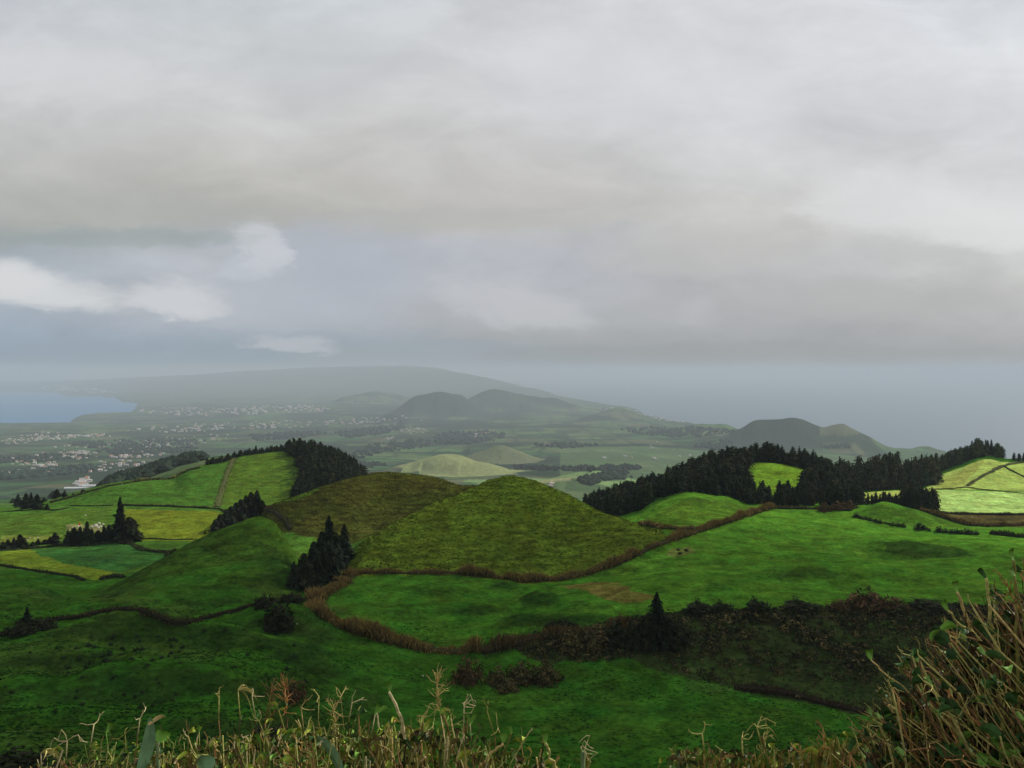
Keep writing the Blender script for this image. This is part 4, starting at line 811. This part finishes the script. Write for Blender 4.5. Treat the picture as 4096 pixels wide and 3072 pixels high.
HM=[house_mesh(11,8,5,2.2,M_ROOF),house_mesh(14,9,5.5,2.4,M_PALE),house_mesh(9,8,6,1.8,M_ROOF),house_mesh(18,10,5,2.0,M_GREY),house_mesh(12,9,6,2,M_PALE)]
houses=[]; rgh=np.random.default_rng(61)
def village(pts,n,label,group,d0=1700,sc=1.0,line_=None):
    P=np.array(pts,float); lo,hi=P.min(0),P.max(0); k=0
    while k<n:
        q=rgh.uniform(lo,hi)
        if inside(q[0:1],q[1:2],P)[0]: p=hit(q[0],q[1],d0); houses.append((p,farscale(p[1])*sc*rgh.uniform(0.5,1.0),label,group)); k+=1
village([(62,456),(66,452),(87,451),(90,455),(80,460),(66,459)],62,'pale house with reddish roof in the dense village on the left plain','houses of the dense left village')
village([(74,485),(84,478),(92,478),(90,484),(80,487)],34,'pale house in the hamlet just beyond the left field crest','houses of the nearest hamlet')
village([(108,457),(122,452),(140,451),(166,454),(160,457),(120,459)],44,'white house in the street village behind the far left trees','houses of the street village')
village([(140,444),(150,439),(168,443),(176,446),(160,448),(148,449)],44,'pale house on the slope beyond the street village','houses beyond the street village')
village([(376,430),(384,427),(412,427),(430,429),(424,433),(404,434),(390,434)],60,'white house in the village beyond the left hill wood','houses beyond the left hill wood',d0=3500)
village([(376,441),(386,437),(394,437),(392,441)],8,'white farmhouse below the village beyond the left hill wood','farmhouses below the far village',d0=2500)
village([(0,441),(20,435),(45,432),(60,433),(40,441),(10,446)],60,'small white house at the left edge of the plain','houses at the left edge of the plain')
village([(36,438),(60,435),(110,434),(112,437),(60,440),(36,440)],60,'pale building in the long town row near the bay','buildings of the bay town row',sc=1.4)
village([(24,466),(30,461),(40,458),(60,462),(50,472),(40,478),(60,470)],18,'lone white farmhouse among the left lowland fields','farmhouses on the left lowland')
village([(0,474),(20,466),(34,462),(40,470),(10,480)],14,'isolated pale farmhouse below the left plain woods','farmhouses below the plain woods')
village([(68,466),(120,460),(150,462),(140,474),(80,472)],30,'scattered white farmhouse beyond the far left trees','farmhouses beyond the left trees')
village([(0,463),(50,445),(230,432),(240,440),(120,452),(40,470)],90,'scattered white house among hedged fields of the left plain','scattered houses on the left plain')
village([(120,431),(180,424),(300,421),(400,416),(430,420),(300,428),(160,433)],170,'tiny white house on the hazy middle plain','houses on the hazy middle plain',d0=4500,sc=1.5)
village([(130,415),(145,408),(200,408),(330,405),(330,412),(180,417)],150,'tiny pale building in the hazy coastal town','buildings of the coastal town',d0=8000,sc=2.6)
village([(26,388.5),(40,386.4),(90,388.5),(120,392),(90,394),(60,391)],60,'tiny white building on the far shore of the bay','buildings on the far shore',d0=15000,sc=5.0)
village([(470,436),(476,434),(488,434),(486,438),(474,438)],9,'white barn in the dark central wood','barns in the central wood',d0=3500,sc=1.4)
village([(540,486),(556,484),(560,486),(545,488)],5,'pale farm building just behind the olive hill','farm buildings behind the olive hill',d0=1700,sc=0.8)
village([(580,446),(660,440),(720,440),(700,460),(600,460)],13,'single white barn on the green central plain','barns on the central plain',d0=2200)
village([(590,408),(640,411),(650,416),(690,424),(670,424),(620,412)],40,'tiny white house on the far headland slope','houses on the headland',d0=8000,sc=2.2)
houses.sort(key=lambda t:-t[1]/t[0][1]); print('HOUSES',len(houses))
hg=[]
for me in HM: hg.append((np.array([v.co[:] for v in me.vertices]),[list(p.vertices) for p in me.polygons],[p.material_index for p in me.polygons],me.materials[1]))
restv=[]; restf=[]; resti=[]; nb_=0
for i,(p,s,l,g) in enumerate(houses):
    k=rgh.integers(len(HM)); rz=rgh.uniform(-0.5,0.5)
    if i<295:
        o=bpy.data.objects.new('house',HM[k]); C.objects.link(o); o.location=tuple(p); o.rotation_euler=(0,0,rz); o.scale=(s,s,s); tag(o,l,'house',g)
    else:
        v,f,mi,rm=hg[k]; cs,sn=math.cos(rz),math.sin(rz); q=v*s
        restv.append(np.stack([q[:,0]*cs-q[:,1]*sn+p[0],q[:,0]*sn+q[:,1]*cs+p[1],q[:,2]+p[2]],-1)); restf+=[[j+nb_ for j in r] for r in f]; resti+=[0 if x==0 else (1,2,1,3,2)[k] for x in mi]; nb_+=len(v)
me=bpy.data.meshes.new('town'); me.from_pydata(np.concatenate(restv).tolist(),[],restf)
for m_ in (M_WALL,M_ROOF,M_PALE,M_GREY): me.materials.append(m_)
me.polygons.foreach_set('material_index',np.array(resti,np.int32)); me.update()
o=bpy.data.objects.new('town',me); C.objects.link(o); tag(o,kind='stuff')
# long white greenhouses beyond the left crest
M_GLASS=mat('greenhouse_sheet',(0.72,0.74,0.74),rough=0.4,spec=0.4)
for px,py,l,lab in ((77,488.5,58,'longer white greenhouse beyond the crest of the left fields'),(93,486.2,50,'shorter white greenhouse nearest the field crest hedge')):
    p=hit(px,py,1500); e=empty('greenhouse',p,0.03); tag(e,lab,'greenhouse'); e.scale=(farscale(p[1]),)*3
    mb=MB(); n=8; vs=[]
    for x in (-l/2,l/2):
        for k in range(n+1): a=math.pi*k/n; vs.append((x,4.5*math.cos(a),-0.5+4.2*math.sin(a)))
    mb.add(vs,[[k,k+1,n+2+k,n+1+k] for k in range(n)],(1,1,1)); mb.build('roof',M_GLASS,e)
    mb=MB(); 
    for x,s_ in ((-l/2-.05,1),(l/2+.05,-1)):
        mb.add([(x,4.4*math.cos(math.pi*k/n),-0.5+4.1*math.sin(math.pi*k/n)) for k in range(n+1)],[list(range(n+1))[::s_]],(1,1,1))
    mb.build('end_wall',M_WALL,e)
# ---- farmyard among the left trees
M_STONE=mat('pale_stone',(0.46,0.42,0.36),noise_scale=1.5); M_RED=mat('red_paint',(0.55,0.06,0.03),rough=0.5)
def rock_mesh(seed):
    rg=np.random.default_rng(seed); mb=MB(); vs=[];fs=[]; m=7
    for j,t in enumerate(np.linspace(-0.3,1.3,5)):
        for i in range(m): a=6.2832*i/m; s=math.cos(t)*rg.uniform(0.8,1.2); vs.append((0.5*math.cos(a)*s,0.5*math.sin(a)*s,0.7*math.sin(t)*rg.uniform(0.85,1.1)))
    for j in range(4):
        for i in range(m): fs.append([j*m+i,j*m+(i+1)%m,(j+1)*m+(i+1)%m,(j+1)*m+i])
    fs.append([4*m+i for i in range(m)]); mb.add(vs,fs,(1,1,1)); return mb.mesh('boulder',M_STONE)
RK=[rock_mesh(i) for i in range(3)]
def rock(px,py,w,label,group=None,d0=140):
    p=hit(px,py,d0); s=w/F*p[1]; o=bpy.data.objects.new('boulder',RK[random.randrange(3)]); C.objects.link(o); o.location=tuple(p); o.scale=(s,s*.8,s*.6); o.rotation_euler=(0,0,random.uniform(0,6)); tag(o,label,'boulder',group)
for px,py,w in ((95.5,526,5),(98,528,4),(92,527,3),(103,524.5,3),(86,525,2),(99,524,4),(100.5,526.5,3),(73,528,2.5),(78,526.5,3)): rock(px,py,w,'pale boulder in the rubble yard behind the farm shelterbelt','boulders of the rubble yard')
for px,py in ((28,540),(34.3,538.5),(38,537.6),(30,538)): rock(px,py,1.6,'small pale stone in the dry strip behind the left shelterbelt','pale stones in the dry strip')
rock(85.5,515.5,2.2,'white stone by the path in the upper left field'); rock(122.5,484.3,1.4,'tiny white stone high on the left hill',d0=600)
rock(423,676,2.0,'small white stone on the near green field'); rock(297,624,1.6,'tiny white stone by the paddock corner')
p=hit(79.5,525); e=empty('oil_drum',p,0,1.5); tag(e,'small red drum in the rubble yard','drum')
mb=MB(); tube(mb,[(0,0,0),(0,0,0.45),(0,0,0.9)],0.32,(1,1,1),12); mb.build('barrel',M_RED,e)
mb=MB(); tube(mb,[(0,0,0.88),(0,0,0.93)],0.34,(1,1,1),12); mb.build('lid',M_RED,e)

# ------------------------------------------------------------------ the bank at the camera's feet
def bank_z(x,y):
    z=-1.80-0.07*np.maximum(y,0)-0.85*np.maximum(y-2.9,0)*sstep(2.7,3.6,y)
    return z+0.50*sstep(1.0,3.4,x)*(1-sstep(3.6,6,y))+0.10*fbm(x/0.8,y/0.8,71,3)
bx,by=np.meshgrid(np.linspace(-16,16,150),np.linspace(-6,13.5,110),indexing='ij'); bz=bank_z(bx,by)
bc=np.empty((150,110,3)); bc[:]=(0.030,0.034,0.012); t=sstep(-0.1,0.3,fbm(bx/0.6,by/0.6,72,3))[...,None]; bc=bc*(1-t)+np.array((0.060,0.045,0.022))*t
tag(grid_mesh('bank',np.stack([bx,by,bz],-1),150,110,GM,bc),kind='structure')
TAN=(0.42,0.31,0.12); STRAW=(0.37,0.33,0.11); OLV=(0.19,0.18,0.05); BRN=(0.17,0.10,0.042); DRK=(0.050,0.042,0.020); PALE=(0.44,0.37,0.20); RUS=(0.36,0.19,0.07)
LG=(0.12,0.25,0.035); LD=(0.035,0.085,0.020); LY=(0.30,0.36,0.05); LB=(0.14,0.25,0.12)
def at(px,py,D): return np.array([(px-CX)/F*D, D, -(py-Y0)/F*D])
def leaf_blade(mb, base, tip, w, col, rg, sag=0.15, seg=6, fold=0.25):
    base,tip=np.array(base),np.array(tip); ax=tip-base; L_=np.linalg.norm(ax); side=unit(np.cross(ax,np.array([0.2,1.0,0.15]))+1e-6); nr=unit(np.cross(side,ax))
    vs=[]; 
    for i in range(seg+1):
        t=i/seg; c=base+ax*t+np.array([0,0,-sag*L_*t*t])+nr*0.02*math.sin(t*3); ww=w*math.sin(math.pi*min(1,0.12+t*0.88))**0.7*0.5
        vs+=[c-side*ww+nr*fold*ww, c, c+side*ww+nr*fold*ww]
    fs=[]
    for i in range(seg): b=i*3; fs+=[[b,b+1,b+4,b+3],[b+1,b+2,b+5,b+4]]
    mb.add(vs,fs,np.array(col)*rg.uniform(0.75,1.25))
def stem_path(a,b,rg,wob=0.06,n=7,bow=0.0):
    a,b=np.array(a),np.array(b); L_=np.linalg.norm(b-a); t=np.linspace(0,1,n)[:,None]; p=a+(b-a)*t
    w=rg.normal(size=(1,3))*wob*L_; w2=rg.normal(size=(n,3))*wob*0.25*L_; w2[0]=w2[-1]=0
    return p+np.sin(math.pi*t)*w+w2+np.sin(math.pi*t)*np.array([[bow*L_,0,0]])
def twigs(mb,tip,dir_,rg,n,ln,r,col,spread=0.7,sub=True):
    for k in range(n):
        d=unit(np.array(dir_)+rg.normal(size=3)*spread); e=tip+d*ln*rg.uniform(0.6,1.2); pth=stem_path(tip-np.array(dir_)*r*0.5,e,rg,0.10,5); tube(mb,pth,np.linspace(r,r*0.6,5),np.array(col)*rg.uniform(0.8,1.2),5)
        if sub and rg.uniform()<0.6:
            d2=unit(d+rg.normal(size=3)*0.7); tube(mb,stem_path(pth[3],pth[3]+d2*ln*0.5,rg,0.1,4),np.linspace(r*0.7,r*0.4,4),np.array(col)*rg.uniform(0.8,1.2),4)
GST=(0.14,0.19,0.045); CUR=[(0.48,0.37,0.15),(0.42,0.40,0.13),GST,OLV,BRN,(0.40,0.24,0.09),OLV,PALE,DRK]
def stalk(px,top,D,label,kind='fork',col=TAN,r=0.004,lean=0.0,group=None,foot=None,seed=0,low=DRK):
    "one tall dry stalk: stem with forked head"
    rg=np.random.default_rng(seed+int(px*7)); tip=at(px,top,D); x0=tip[0]-lean; z0=float(bank_z(np.array(x0),np.array(D)))-0.03; root=np.array([x0,D+rg.normal()*0.05,z0])
    e=empty('dry_stalk',root); tag(e,label,'stalk',group); pth=stem_path(root,tip,rg,0.035,12)-root
    mb=MB(); tube(mb,pth[:11],np.linspace(r*1.3,r,11),low,6); tube(mb,pth[10:],np.linspace(r,r*0.9,2),col,6); mb.build('stem',M_TWIG,e,True)
    mb=MB(); t=tip-root; 
    if kind=='fork': twigs(mb,t,(0,0,1),rg,rg.integers(2,4),0.055,r*0.8,col,0.75)
    elif kind=='umbel':
        for k in range(9): d=unit(np.array([0.55,0,0.35])+rg.normal(size=3)*0.5); leaf_blade(mb,t,t+d*0.07+np.array([0.02,0,-0.02]),0.008,STRAW,rg,0.6,4)
    elif kind=='head':
        twigs(mb,t,(0,0,1),rg,11,0.06,r*0.45,col,0.55); twigs(mb,t-np.array([0,0,0.05]),(0,0,1),rg,10,0.05,r*0.4,col,0.7); twigs(mb,t-np.array([0,0,0.10]),(0,0,1),rg,8,0.05,r*0.4,col,0.6)
    elif kind=='curl':
        for k in range(5): d=unit(np.array([0.3,0,0.5])+rg.normal(size=3)*0.6); p1=t+d*0.05; p2=p1+unit(np.array([rg.normal(),0.1,-0.9]))*0.045; tube(mb,np.array([t,(t+p1)/2+rg.normal(size=3)*.006,p1,(p1+p2)/2+rg.normal(size=3)*.008,p2]),r*0.6,col,5)
    elif kind=='leafy':
        for k in range(3): d=unit(np.array([rg.normal()*0.4,0,1])); leaf_blade(mb,t,t+d*0.05,0.014,LG,rg,0.1,5)
    else: twigs(mb,t,(0,0,1),rg,1,0.03,r*0.8,col,0.4,False)
    mb.build('head',M_GREEN if kind in('umbel','leafy') else M_TWIG,e)
    lb=MB(); n=rg.integers(2,6)
    for k in range(n):
        q=pth[rg.integers(6,11)]; d=unit(np.array([rg.normal(),rg.normal()*0.4,0.5])); leaf_blade(lb,q,q+d*rg.uniform(0.03,0.07),rg.uniform(0.010,0.022),[LG,LD,LY][rg.integers(3)],rg,0.2,4)
    lb.build('leaves',M_GREEN,e); return e
F1=[(41,753,3.3,'umbel','drooping pale seed head low at the left end of the weeds',PALE),(67,741,3.3,'curl','pale ragged seed head second from the left in the weeds',PALE),(94,724,3.4,'fork','dark stalk with two pale prongs left of the big blue-green leaf',PALE),(140,718,3.3,'fork','straight dark stalk ending in a crown of pale prongs',PALE),
 (125,734,3.5,'fork','short forked stalk between two pronged stalks',OLV),(106,733,3.4,'leafy','short stalk with a green leaf tip left of the pronged stalk',LG),(219,700,3.6,'fork','slim pale stalk with a small V head',STRAW),(238,690,3.7,'umbel','leaning stalk with a drooping tuft of pale seeds',STRAW),(252,696,3.6,'fork','dark stalk with a wide pale V beside the seed tuft',PALE),
 (271,694,3.6,'head','dark stalk with a bushy brown head left of the tallest brown one',BRN),(285,688,3.5,'head','tallest brown branching stalk over the left weeds',RUS),(301,707,3.5,'fork','small forked stalk right of the tall brown stalk',TAN),(319,696,3.6,'fork','thin dark stalk with a crooked pale tip',STRAW),(334,711,3.4,'head','stout tan stalk with a stubby twig head',TAN),
 (352,703,3.4,'fork','angular pale branch bent like an elbow',PALE),(437,684,3.3,'head','bushy tan head standing highest in the middle weeds',TAN),(464,706,3.3,'curl','dark stalk with a curled pale head in the middle weeds',PALE),(470,724,3.2,'leafy','thick pale stem with a green tip below the curled head',PALE),(487,711,3.4,'fork','faint forked stalk right of the curled head',OLV),
 (452,727,3.2,'fork','wide forked straw twig under the bushy tan head',STRAW),(423,716,3.2,'curl','small ochre twig with drooping arms left of the bushy head',TAN),(585,748,3.0,'curl','dark stalk with a hooked pale twig above the yellow leaf',PALE),(375,715,3.3,'leafy','bent pale stem with leaves right of the elbow branch',PALE),(498,728,3.3,'fork','small twig cross at the right of the middle weeds',STRAW)]
for i,(px,t,D,k,l,c) in enumerate(F1): stalk(px,t,D,l,k,c,r=0.0022 if k!='head' else 0.0030,lean=random.uniform(-0.06,0.06),seed=i,low=DRK if i%3 else BRN)
# thick pale curved stem with green tip, thick leaning sticks
def thick(label,pts,r,col,leafcol=None,name='dry_plant',bare=True):
    rg=np.random.default_rng(int(pts[0][0])); P=np.array([at(*q) for q in pts]); root=P[-1].copy(); root[2]=float(bank_z(np.array(root[0]),np.array(root[1])))-0.03
    P=np.vstack([P,root]); e=empty(name,root); tag(e,label,'plant'); s=np.linspace(0,1,len(P)); q=np.linspace(0,1,16); Q=np.stack([np.interp(q,s,P[:,k]) for k in range(3)],-1)-root; Q[1:-1]+=rg.normal(size=(14,3))*0.0025
    mb=MB(); tube(mb,Q,np.linspace(r*0.8,r*1.2,16)*(1+rg.normal(size=16)*0.06),col,8); mb.build('stem',M_TWIG,e,True)
    mb=MB()
    for k in range(3): leaf_blade(mb,Q[0],Q[0]+unit(np.array([rg.normal()*0.5,0,1]))*0.045,0.014,leafcol or LG,rg,0.1,5)
    mb.build('leaves',M_GREEN,e)
thick('thick pale curved stem with a green leaf tip',[(389,692,3.2),(394,702,3.2),(401,716,3.2),(404,732,3.2),(406,752,3.2),(408,770,3.2)],0.0065,PALE)
thick('thick orange-tan stick slanting to the right above the middle weeds',[(503,743,3.1),(495,750,3.1),(485,760,3.1),(478,772,3.1)],0.0058,TAN)
thick('bare pale stick standing alone right of the middle weeds',[(545,743,3.0),(549,752,3.0),(556,768,3.0),(560,780,3.0)],0.0055,STRAW)
# broad blue-green leaves
def blade_plant(label,base,tip,D,w,col,sag=0.0,tipcol=None,cat='leaf plant'):
    rg=np.random.default_rng(int(base[0])); b=at(*base,D); t=at(*tip,D); root=b.copy(); root[2]=float(bank_z(np.array(b[0]),np.array(D)))-0.02
    e=empty('ginger_lily',root); tag(e,label,cat); mb=MB(); tube(mb,np.array([root-root,(b-root)*0.5,b-root]),0.008,(0.10,0.15,0.06),7); mb.build('stem',M_GREEN,e,True)
    mb=MB(); leaf_blade(mb,b-root,t-root,w,col,rg,sag,10,0.35); mb.build('leaf',M_GREEN,e)
    if tipcol is not None: mb=MB(); leaf_blade(mb,t-root-(t-b)*0.15,t-root+(t-b)*0.12+np.array([0.05,0,-0.005]),w*0.30,tipcol,rg,0.3,5); mb.build('dry_tip',M_GREEN,e)
blade_plant('large upright blue-green leaf with folded dry tip in the weeds',(138,775),(150,716),3.0,0.050,LB,0.0,TAN)
blade_plant('long blue-green leaf arching from upper left to the right',(342,775),(316,738),3.0,0.040,LB,-0.05,PALE)
blade_plant('low blue-green leaf at the bottom edge left of the arching one',(205,776),(196,757),2.9,0.075,LB,0.0)
blade_plant('yellow curled leaf at the bottom edge of the left weeds',(200,772),(186,744),3.0,0.030,LY,0.35)
blade_plant('bright yellow-green leaf hanging beside the hooked twig',(583,752),(588,772),3.0,0.030,(0.30,0.30,0.03),0.0)
blade_plant('rounded bright green leaf above the left weeds',(158,742),(160,730),3.2,0.060,LG,0.0)
# ---- filler weeds
def weed(px,top,D,label,group,seed,n=9,cols_=CUR,leaves=10,spreadx=0.10,hl=0.0,name='weed_clump'):
    rg=np.random.default_rng(seed); c=at(px,top,D); z0=float(bank_z(np.array(c[0]),np.array(D))); root=np.array([c[0],D,z0]); e=empty(name,root); tag(e,label,'weed',group)
    mb=MB(); lb=MB(); H=c[2]-z0
    for k in range(n):
        bx_=rg.normal()*spreadx*0.7; by_=rg.normal()*0.10; h=H*(1-abs(rg.normal())*0.16)-rg.uniform(0,0.05); tip=np.array([bx_+rg.normal()*0.06+hl*h,by_+rg.normal()*0.05,h]); col=np.array(cols_[rg.integers(len(cols_))])*rg.uniform(0.6,1.35)
        pth=stem_path((bx_,by_,-0.03),tip,rg,0.05,7); r=rg.uniform(0.0016,0.0042); tube(mb,pth,np.linspace(r*1.2,r*0.8,7),col,5)
        if rg.uniform()<0.55: twigs(mb,tip,unit(pth[-1]-pth[-3]),rg,rg.integers(1,4),rg.uniform(0.025,0.065),r*0.7,np.array(cols_[rg.integers(len(cols_))]),0.7,rg.uniform()<0.4)
        for j in range(rg.poisson(leaves/n)):
            q=pth[rg.integers(3,7)]; d=unit(np.array([rg.normal(),rg.normal()*0.5,rg.uniform(-0.1,0.9)])); leaf_blade(lb,q,q+d*rg.uniform(0.025,0.06),rg.uniform(0.012,0.028),[LG,LD,LY,LG,LY][rg.integers(5)],rg,0.2,4)
    mb.build('stems',M_TWIG,e)
    if lb.n: lb.build('leaves',M_GREEN,e)
envx=[30,60,100,150,200,240,280,320,360,400,440,480,510,540,565]; envy=[772,760,751,745,739,732,726,723,722,724,720,728,742,756,768]
rgw=np.random.default_rng(91)
for k in range(100):
    px=rgw.uniform(40,545); D=rgw.uniform(2.9,3.9); top=np.interp(px,envx,envy)+abs(rgw.normal())*11-1
    weed(px,top,D,'dry brown and green weed clump along the bottom edge','weeds along the bottom edge',700+k,n=13,leaves=26)
for k in range(34):
    px=rgw.uniform(678,850); D=rgw.uniform(3.0,4.2); top=np.interp(px,[678,700,730,770,800,830,850],[757,746,757,750,744,738,728])+abs(rgw.normal())*8
    weed(px,top,D,'fine tan grassy weed clump left of the big twiggy shrub','weeds beside the twiggy shrub',900+k,n=15,cols_=[TAN,OLV,OLV,STRAW,BRN,RUS],leaves=12)
for px,t,D,l in ((702,733,3.3,'thin stalk with a slanted tip left of the grassy weeds'),(742,738,3.3,'small Y-shaped pale stalk in the grassy weeds'),(757,727,3.3,'tall thin stalk with seed head in the grassy weeds'),(765,741,3.3,'arched thin pale twig in the grassy weeds')): stalk(px,t,D,l,'fork' if px!=757 else 'curl',STRAW,0.003,seed=int(px),low=OLV)
# ---- big twiggy shrub on the right
ex=[836,850,870,890,905,925,950,975,1000,1024,1060,1120]; ey=[765,742,715,690,665,640,622,603,588,566,545,530]
rgx=np.random.default_rng(131); NS=12; shr=[]
for s in range(NS):
    x0=0.92+s*0.155; D=3.3+0.35*math.sin(s*2.4); e=empty('twiggy_shrub',(x0,D,float(bank_z(np.array(x0),np.array(D))))); tag(e,'leaning twiggy shrub with tan stems at the lower right','shrub','twiggy shrubs at the lower right'); shr.append([e,np.array(e.location),MB(),MB(),MB()])
for k in range(760):
    px=rgx.uniform(848,1120); env=np.interp(px,ex,ey); d=rgx.uniform()**1.0; top=env+d*(800-env); D=rgx.uniform(2.5,3.8)
    if k<90: top=env+abs(rgx.normal())*10; D=rgx.uniform(2.8,3.6)
    tip=at(px,top,D); le=unit(np.array([-0.74+rgx.normal()*0.26,rgx.normal()*0.18,0.80])); 
    ln=(tip[2]-(-1.75))/le[2]; ln=min(max(ln,0.25),1.6)*rgx.uniform(0.85,1.0); root=tip-le*ln; root[2]-=0.05*ln
    s=int(np.clip((root[0]-0.92)/0.155,0,NS-1)); e,o,mb,lb,bb=shr[s]; r=rgx.uniform(0.0013,0.0042); col=np.array([TAN,STRAW,OLV,BRN,BRN,DRK,OLV,RUS,DRK,BRN][rgx.integers(10)])*rgx.uniform(0.7,1.25)
    pth=stem_path(root-o,tip-o,rgx,0.05,9,bow=-0.05); tube(mb,pth,np.linspace(r*1.35,r*0.8,9),col,6)
    dr=unit(pth[-1]-pth[-3])
    if rgx.uniform()<0.55: twigs(mb,pth[-1],dr,rgx,rgx.integers(1,4),rgx.uniform(0.02,0.07),r*0.55,col,0.5)
    if rgx.uniform()<0.4: twigs(mb,pth[rgx.integers(4,8)],dr,rgx,1,rgx.uniform(0.06,0.16),r*0.6,col,0.6)
    for j in range(rgx.poisson(2.0)):
        q=pth[rgx.integers(2,9)]; dd=unit(np.array([rgx.normal(),rgx.normal()*0.5,rgx.uniform(-0.3,0.8)])); leaf_blade(lb,q,q+dd*rgx.uniform(0.03,0.075),rgx.uniform(0.018,0.04),[LD,LD,LG,(0.035,0.08,0.03)][rgx.integers(4)],rgx,0.2,4,0.3)
    if rgx.uniform()<0.10: leaf_blade(lb,pth[-1],pth[-1]+dr*0.03,0.016,(0.20,0.34,0.08),rgx,0.0,5,0.6); leaf_blade(lb,pth[-1],pth[-1]+unit(dr+np.array([0,0.6,0]))*0.026,0.014,(0.16,0.30,0.07),rgx,0.0,5,0.6)
for e,o,mb,lb,bb in shr:
    if not mb.n: bpy.data.objects.remove(e); continue
    if mb.n: mb.build('stems',M_TWIG,e,True)
    if lb.n: lb.build('leaves',M_GREEN,e)
    if bb.n: bb.build('buds',M_GREEN,e)
# featured branches of the shrub
for l,pts,r,c in (('bare tan stem rising highest left of the leafy sprout',[(957,592,3.0),(962,604,3.0),(968,622,3.0),(978,640,3.0),(987,655,3.0),(1003,690,3.0)],0.0055,TAN),('straight green-tan stem with a dark leafy sprout on top',[(986,578,3.0),(987,592,3.0),(988,604,3.0),(992,630,3.0),(1004,680,3.0)],0.0050,STRAW),
   ('long straw stem slanting from the sprout towards the corner',[(948,611,3.0),(958,622,3.0),(972,632,3.0),(990,650,3.0),(1012,690,3.0)],0.0050,STRAW),('slender stem ending in a pale green bud at the far left of the shrub',[(871,660,3.0),(882,672,3.0),(897,682,3.0),(925,710,3.0)],0.0032,TAN),
   ('upright olive stem at the right edge of the picture',[(1013,560,2.9),(1015,580,2.9),(1016,610,2.9),(1018,660,2.9)],0.0048,OLV),('low arching brown branch near the bottom right corner',[(880,742,2.8),(900,752,2.8),(930,748,2.8),(970,758,2.8),(1000,768,2.8)],0.0055,BRN)):
    thick(l,pts,r,c,LD if 'dark' in l else LG)
# low leafy undergrowth between the stems
rgu=np.random.default_rng(151); mb=MB()
def under(n,pxr,envf,Dr,cl,size):
    for k in range(n):
        px=rgu.uniform(*pxr); D=rgu.uniform(*Dr); zt=at(px,envf(px),D)[2]; x=(px-CX)/F*D; z0=float(bank_z(np.array(x),np.array(D))); z=rgu.uniform(z0,max(zt,z0+0.05)); d=unit(rgu.normal(size=3)+np.array([0,-0.3,0.5])); p=np.array([x,D,z]); leaf_blade(mb,p,p+d*size*rgu.uniform(0.6,1.5),size*rgu.uniform(0.3,0.6),np.array(cl[rgu.integers(len(cl))]),rgu,0.2,3)
cl=[(0.06,0.095,0.022),(0.035,0.05,0.016),(0.10,0.075,0.03),(0.09,0.16,0.035),(0.15,0.11,0.045),(0.14,0.17,0.03)]
under(5200,(30,560),lambda p: np.interp(p,envx,envy)+13,(3.0,4.0),cl,0.04)
under(1700,(672,850),lambda p: 752,(3.0,4.0),cl,0.035)
under(5000,(846,1150),lambda p: np.interp(p,ex,ey)+38,(2.9,3.9),[(0.035,0.037,0.015),(0.026,0.026,0.012),(0.08,0.055,0.026),(0.035,0.065,0.02),(0.10,0.062,0.032)],0.045)
def blades(n,pxr,envf,Dr,cl,ln):
    for k in range(n):
        px=rgu.uniform(*pxr); D=rgu.uniform(*Dr); zt=at(px,envf(px)+abs(rgu.normal())*9,D)[2]; x=(px-CX)/F*D; z0=float(bank_z(np.array(x),np.array(D))); tp=np.array([x+rgu.normal()*0.05,D+rgu.normal()*0.03,zt]); b=np.array([x,D,max(z0,zt-rgu.uniform(0.6,1.4)*ln)])
        leaf_blade(mb,b,tp,rgu.uniform(0.004,0.010),np.array(cl[rgu.integers(len(cl))]),rgu,rgu.uniform(0,0.15),4)
GB=[(0.20,0.18,0.05),(0.10,0.17,0.03),(0.32,0.25,0.08),(0.06,0.12,0.022),(0.17,0.105,0.04),(0.36,0.33,0.10)]
blades(350,(25,562),lambda p: np.interp(p,envx,envy)+3,(2.9,4.0),GB,0.22)
blades(900,(670,856),lambda p: np.interp(p,[670,700,730,770,800,830,850],[762,749,758,751,746,740,730]),(3.0,4.0),GB,0.2)
blades(500,(845,1120),lambda p: np.interp(p,ex,ey)+45,(2.9,3.9),GB,0.3)
tag(mb.build('undergrowth',M_GREEN),kind='stuff')
# ------------------------------------------------------------------ air
def haze():
    me = bpy.data.meshes.new('haze'); x0,x1,y0,y1,z0,z1 = -99000,99000,-4000,99000,-1000,HAZE_TOP
    v = [(x,y,z) for x in (x0,x1) for y in (y0,y1) for z in (z0,z1)]
    me.from_pydata(v,[],[(0,1,3,2),(4,6,7,5),(0,4,5,1),(2,3,7,6),(0,2,6,4),(1,5,7,3)])
    o = bpy.data.objects.new('haze', me); C.objects.link(o); tag(o, kind='stuff')
    m = bpy.data.materials.new('haze'); m.use_nodes = True; t = m.node_tree; t.nodes.remove(t.nodes['Principled BSDF'])
    v = t.nodes.new('ShaderNodeVolumePrincipled'); v.inputs['Color'].default_value = (0.535,0.612,0.705,1); v.inputs['Density'].default_value = HAZE_D; v.inputs['Anisotropy'].default_value = 0.0
    t.links.new(v.outputs[0], t.nodes['Material Output'].inputs['Volume']); me.materials.append(m)
haze()
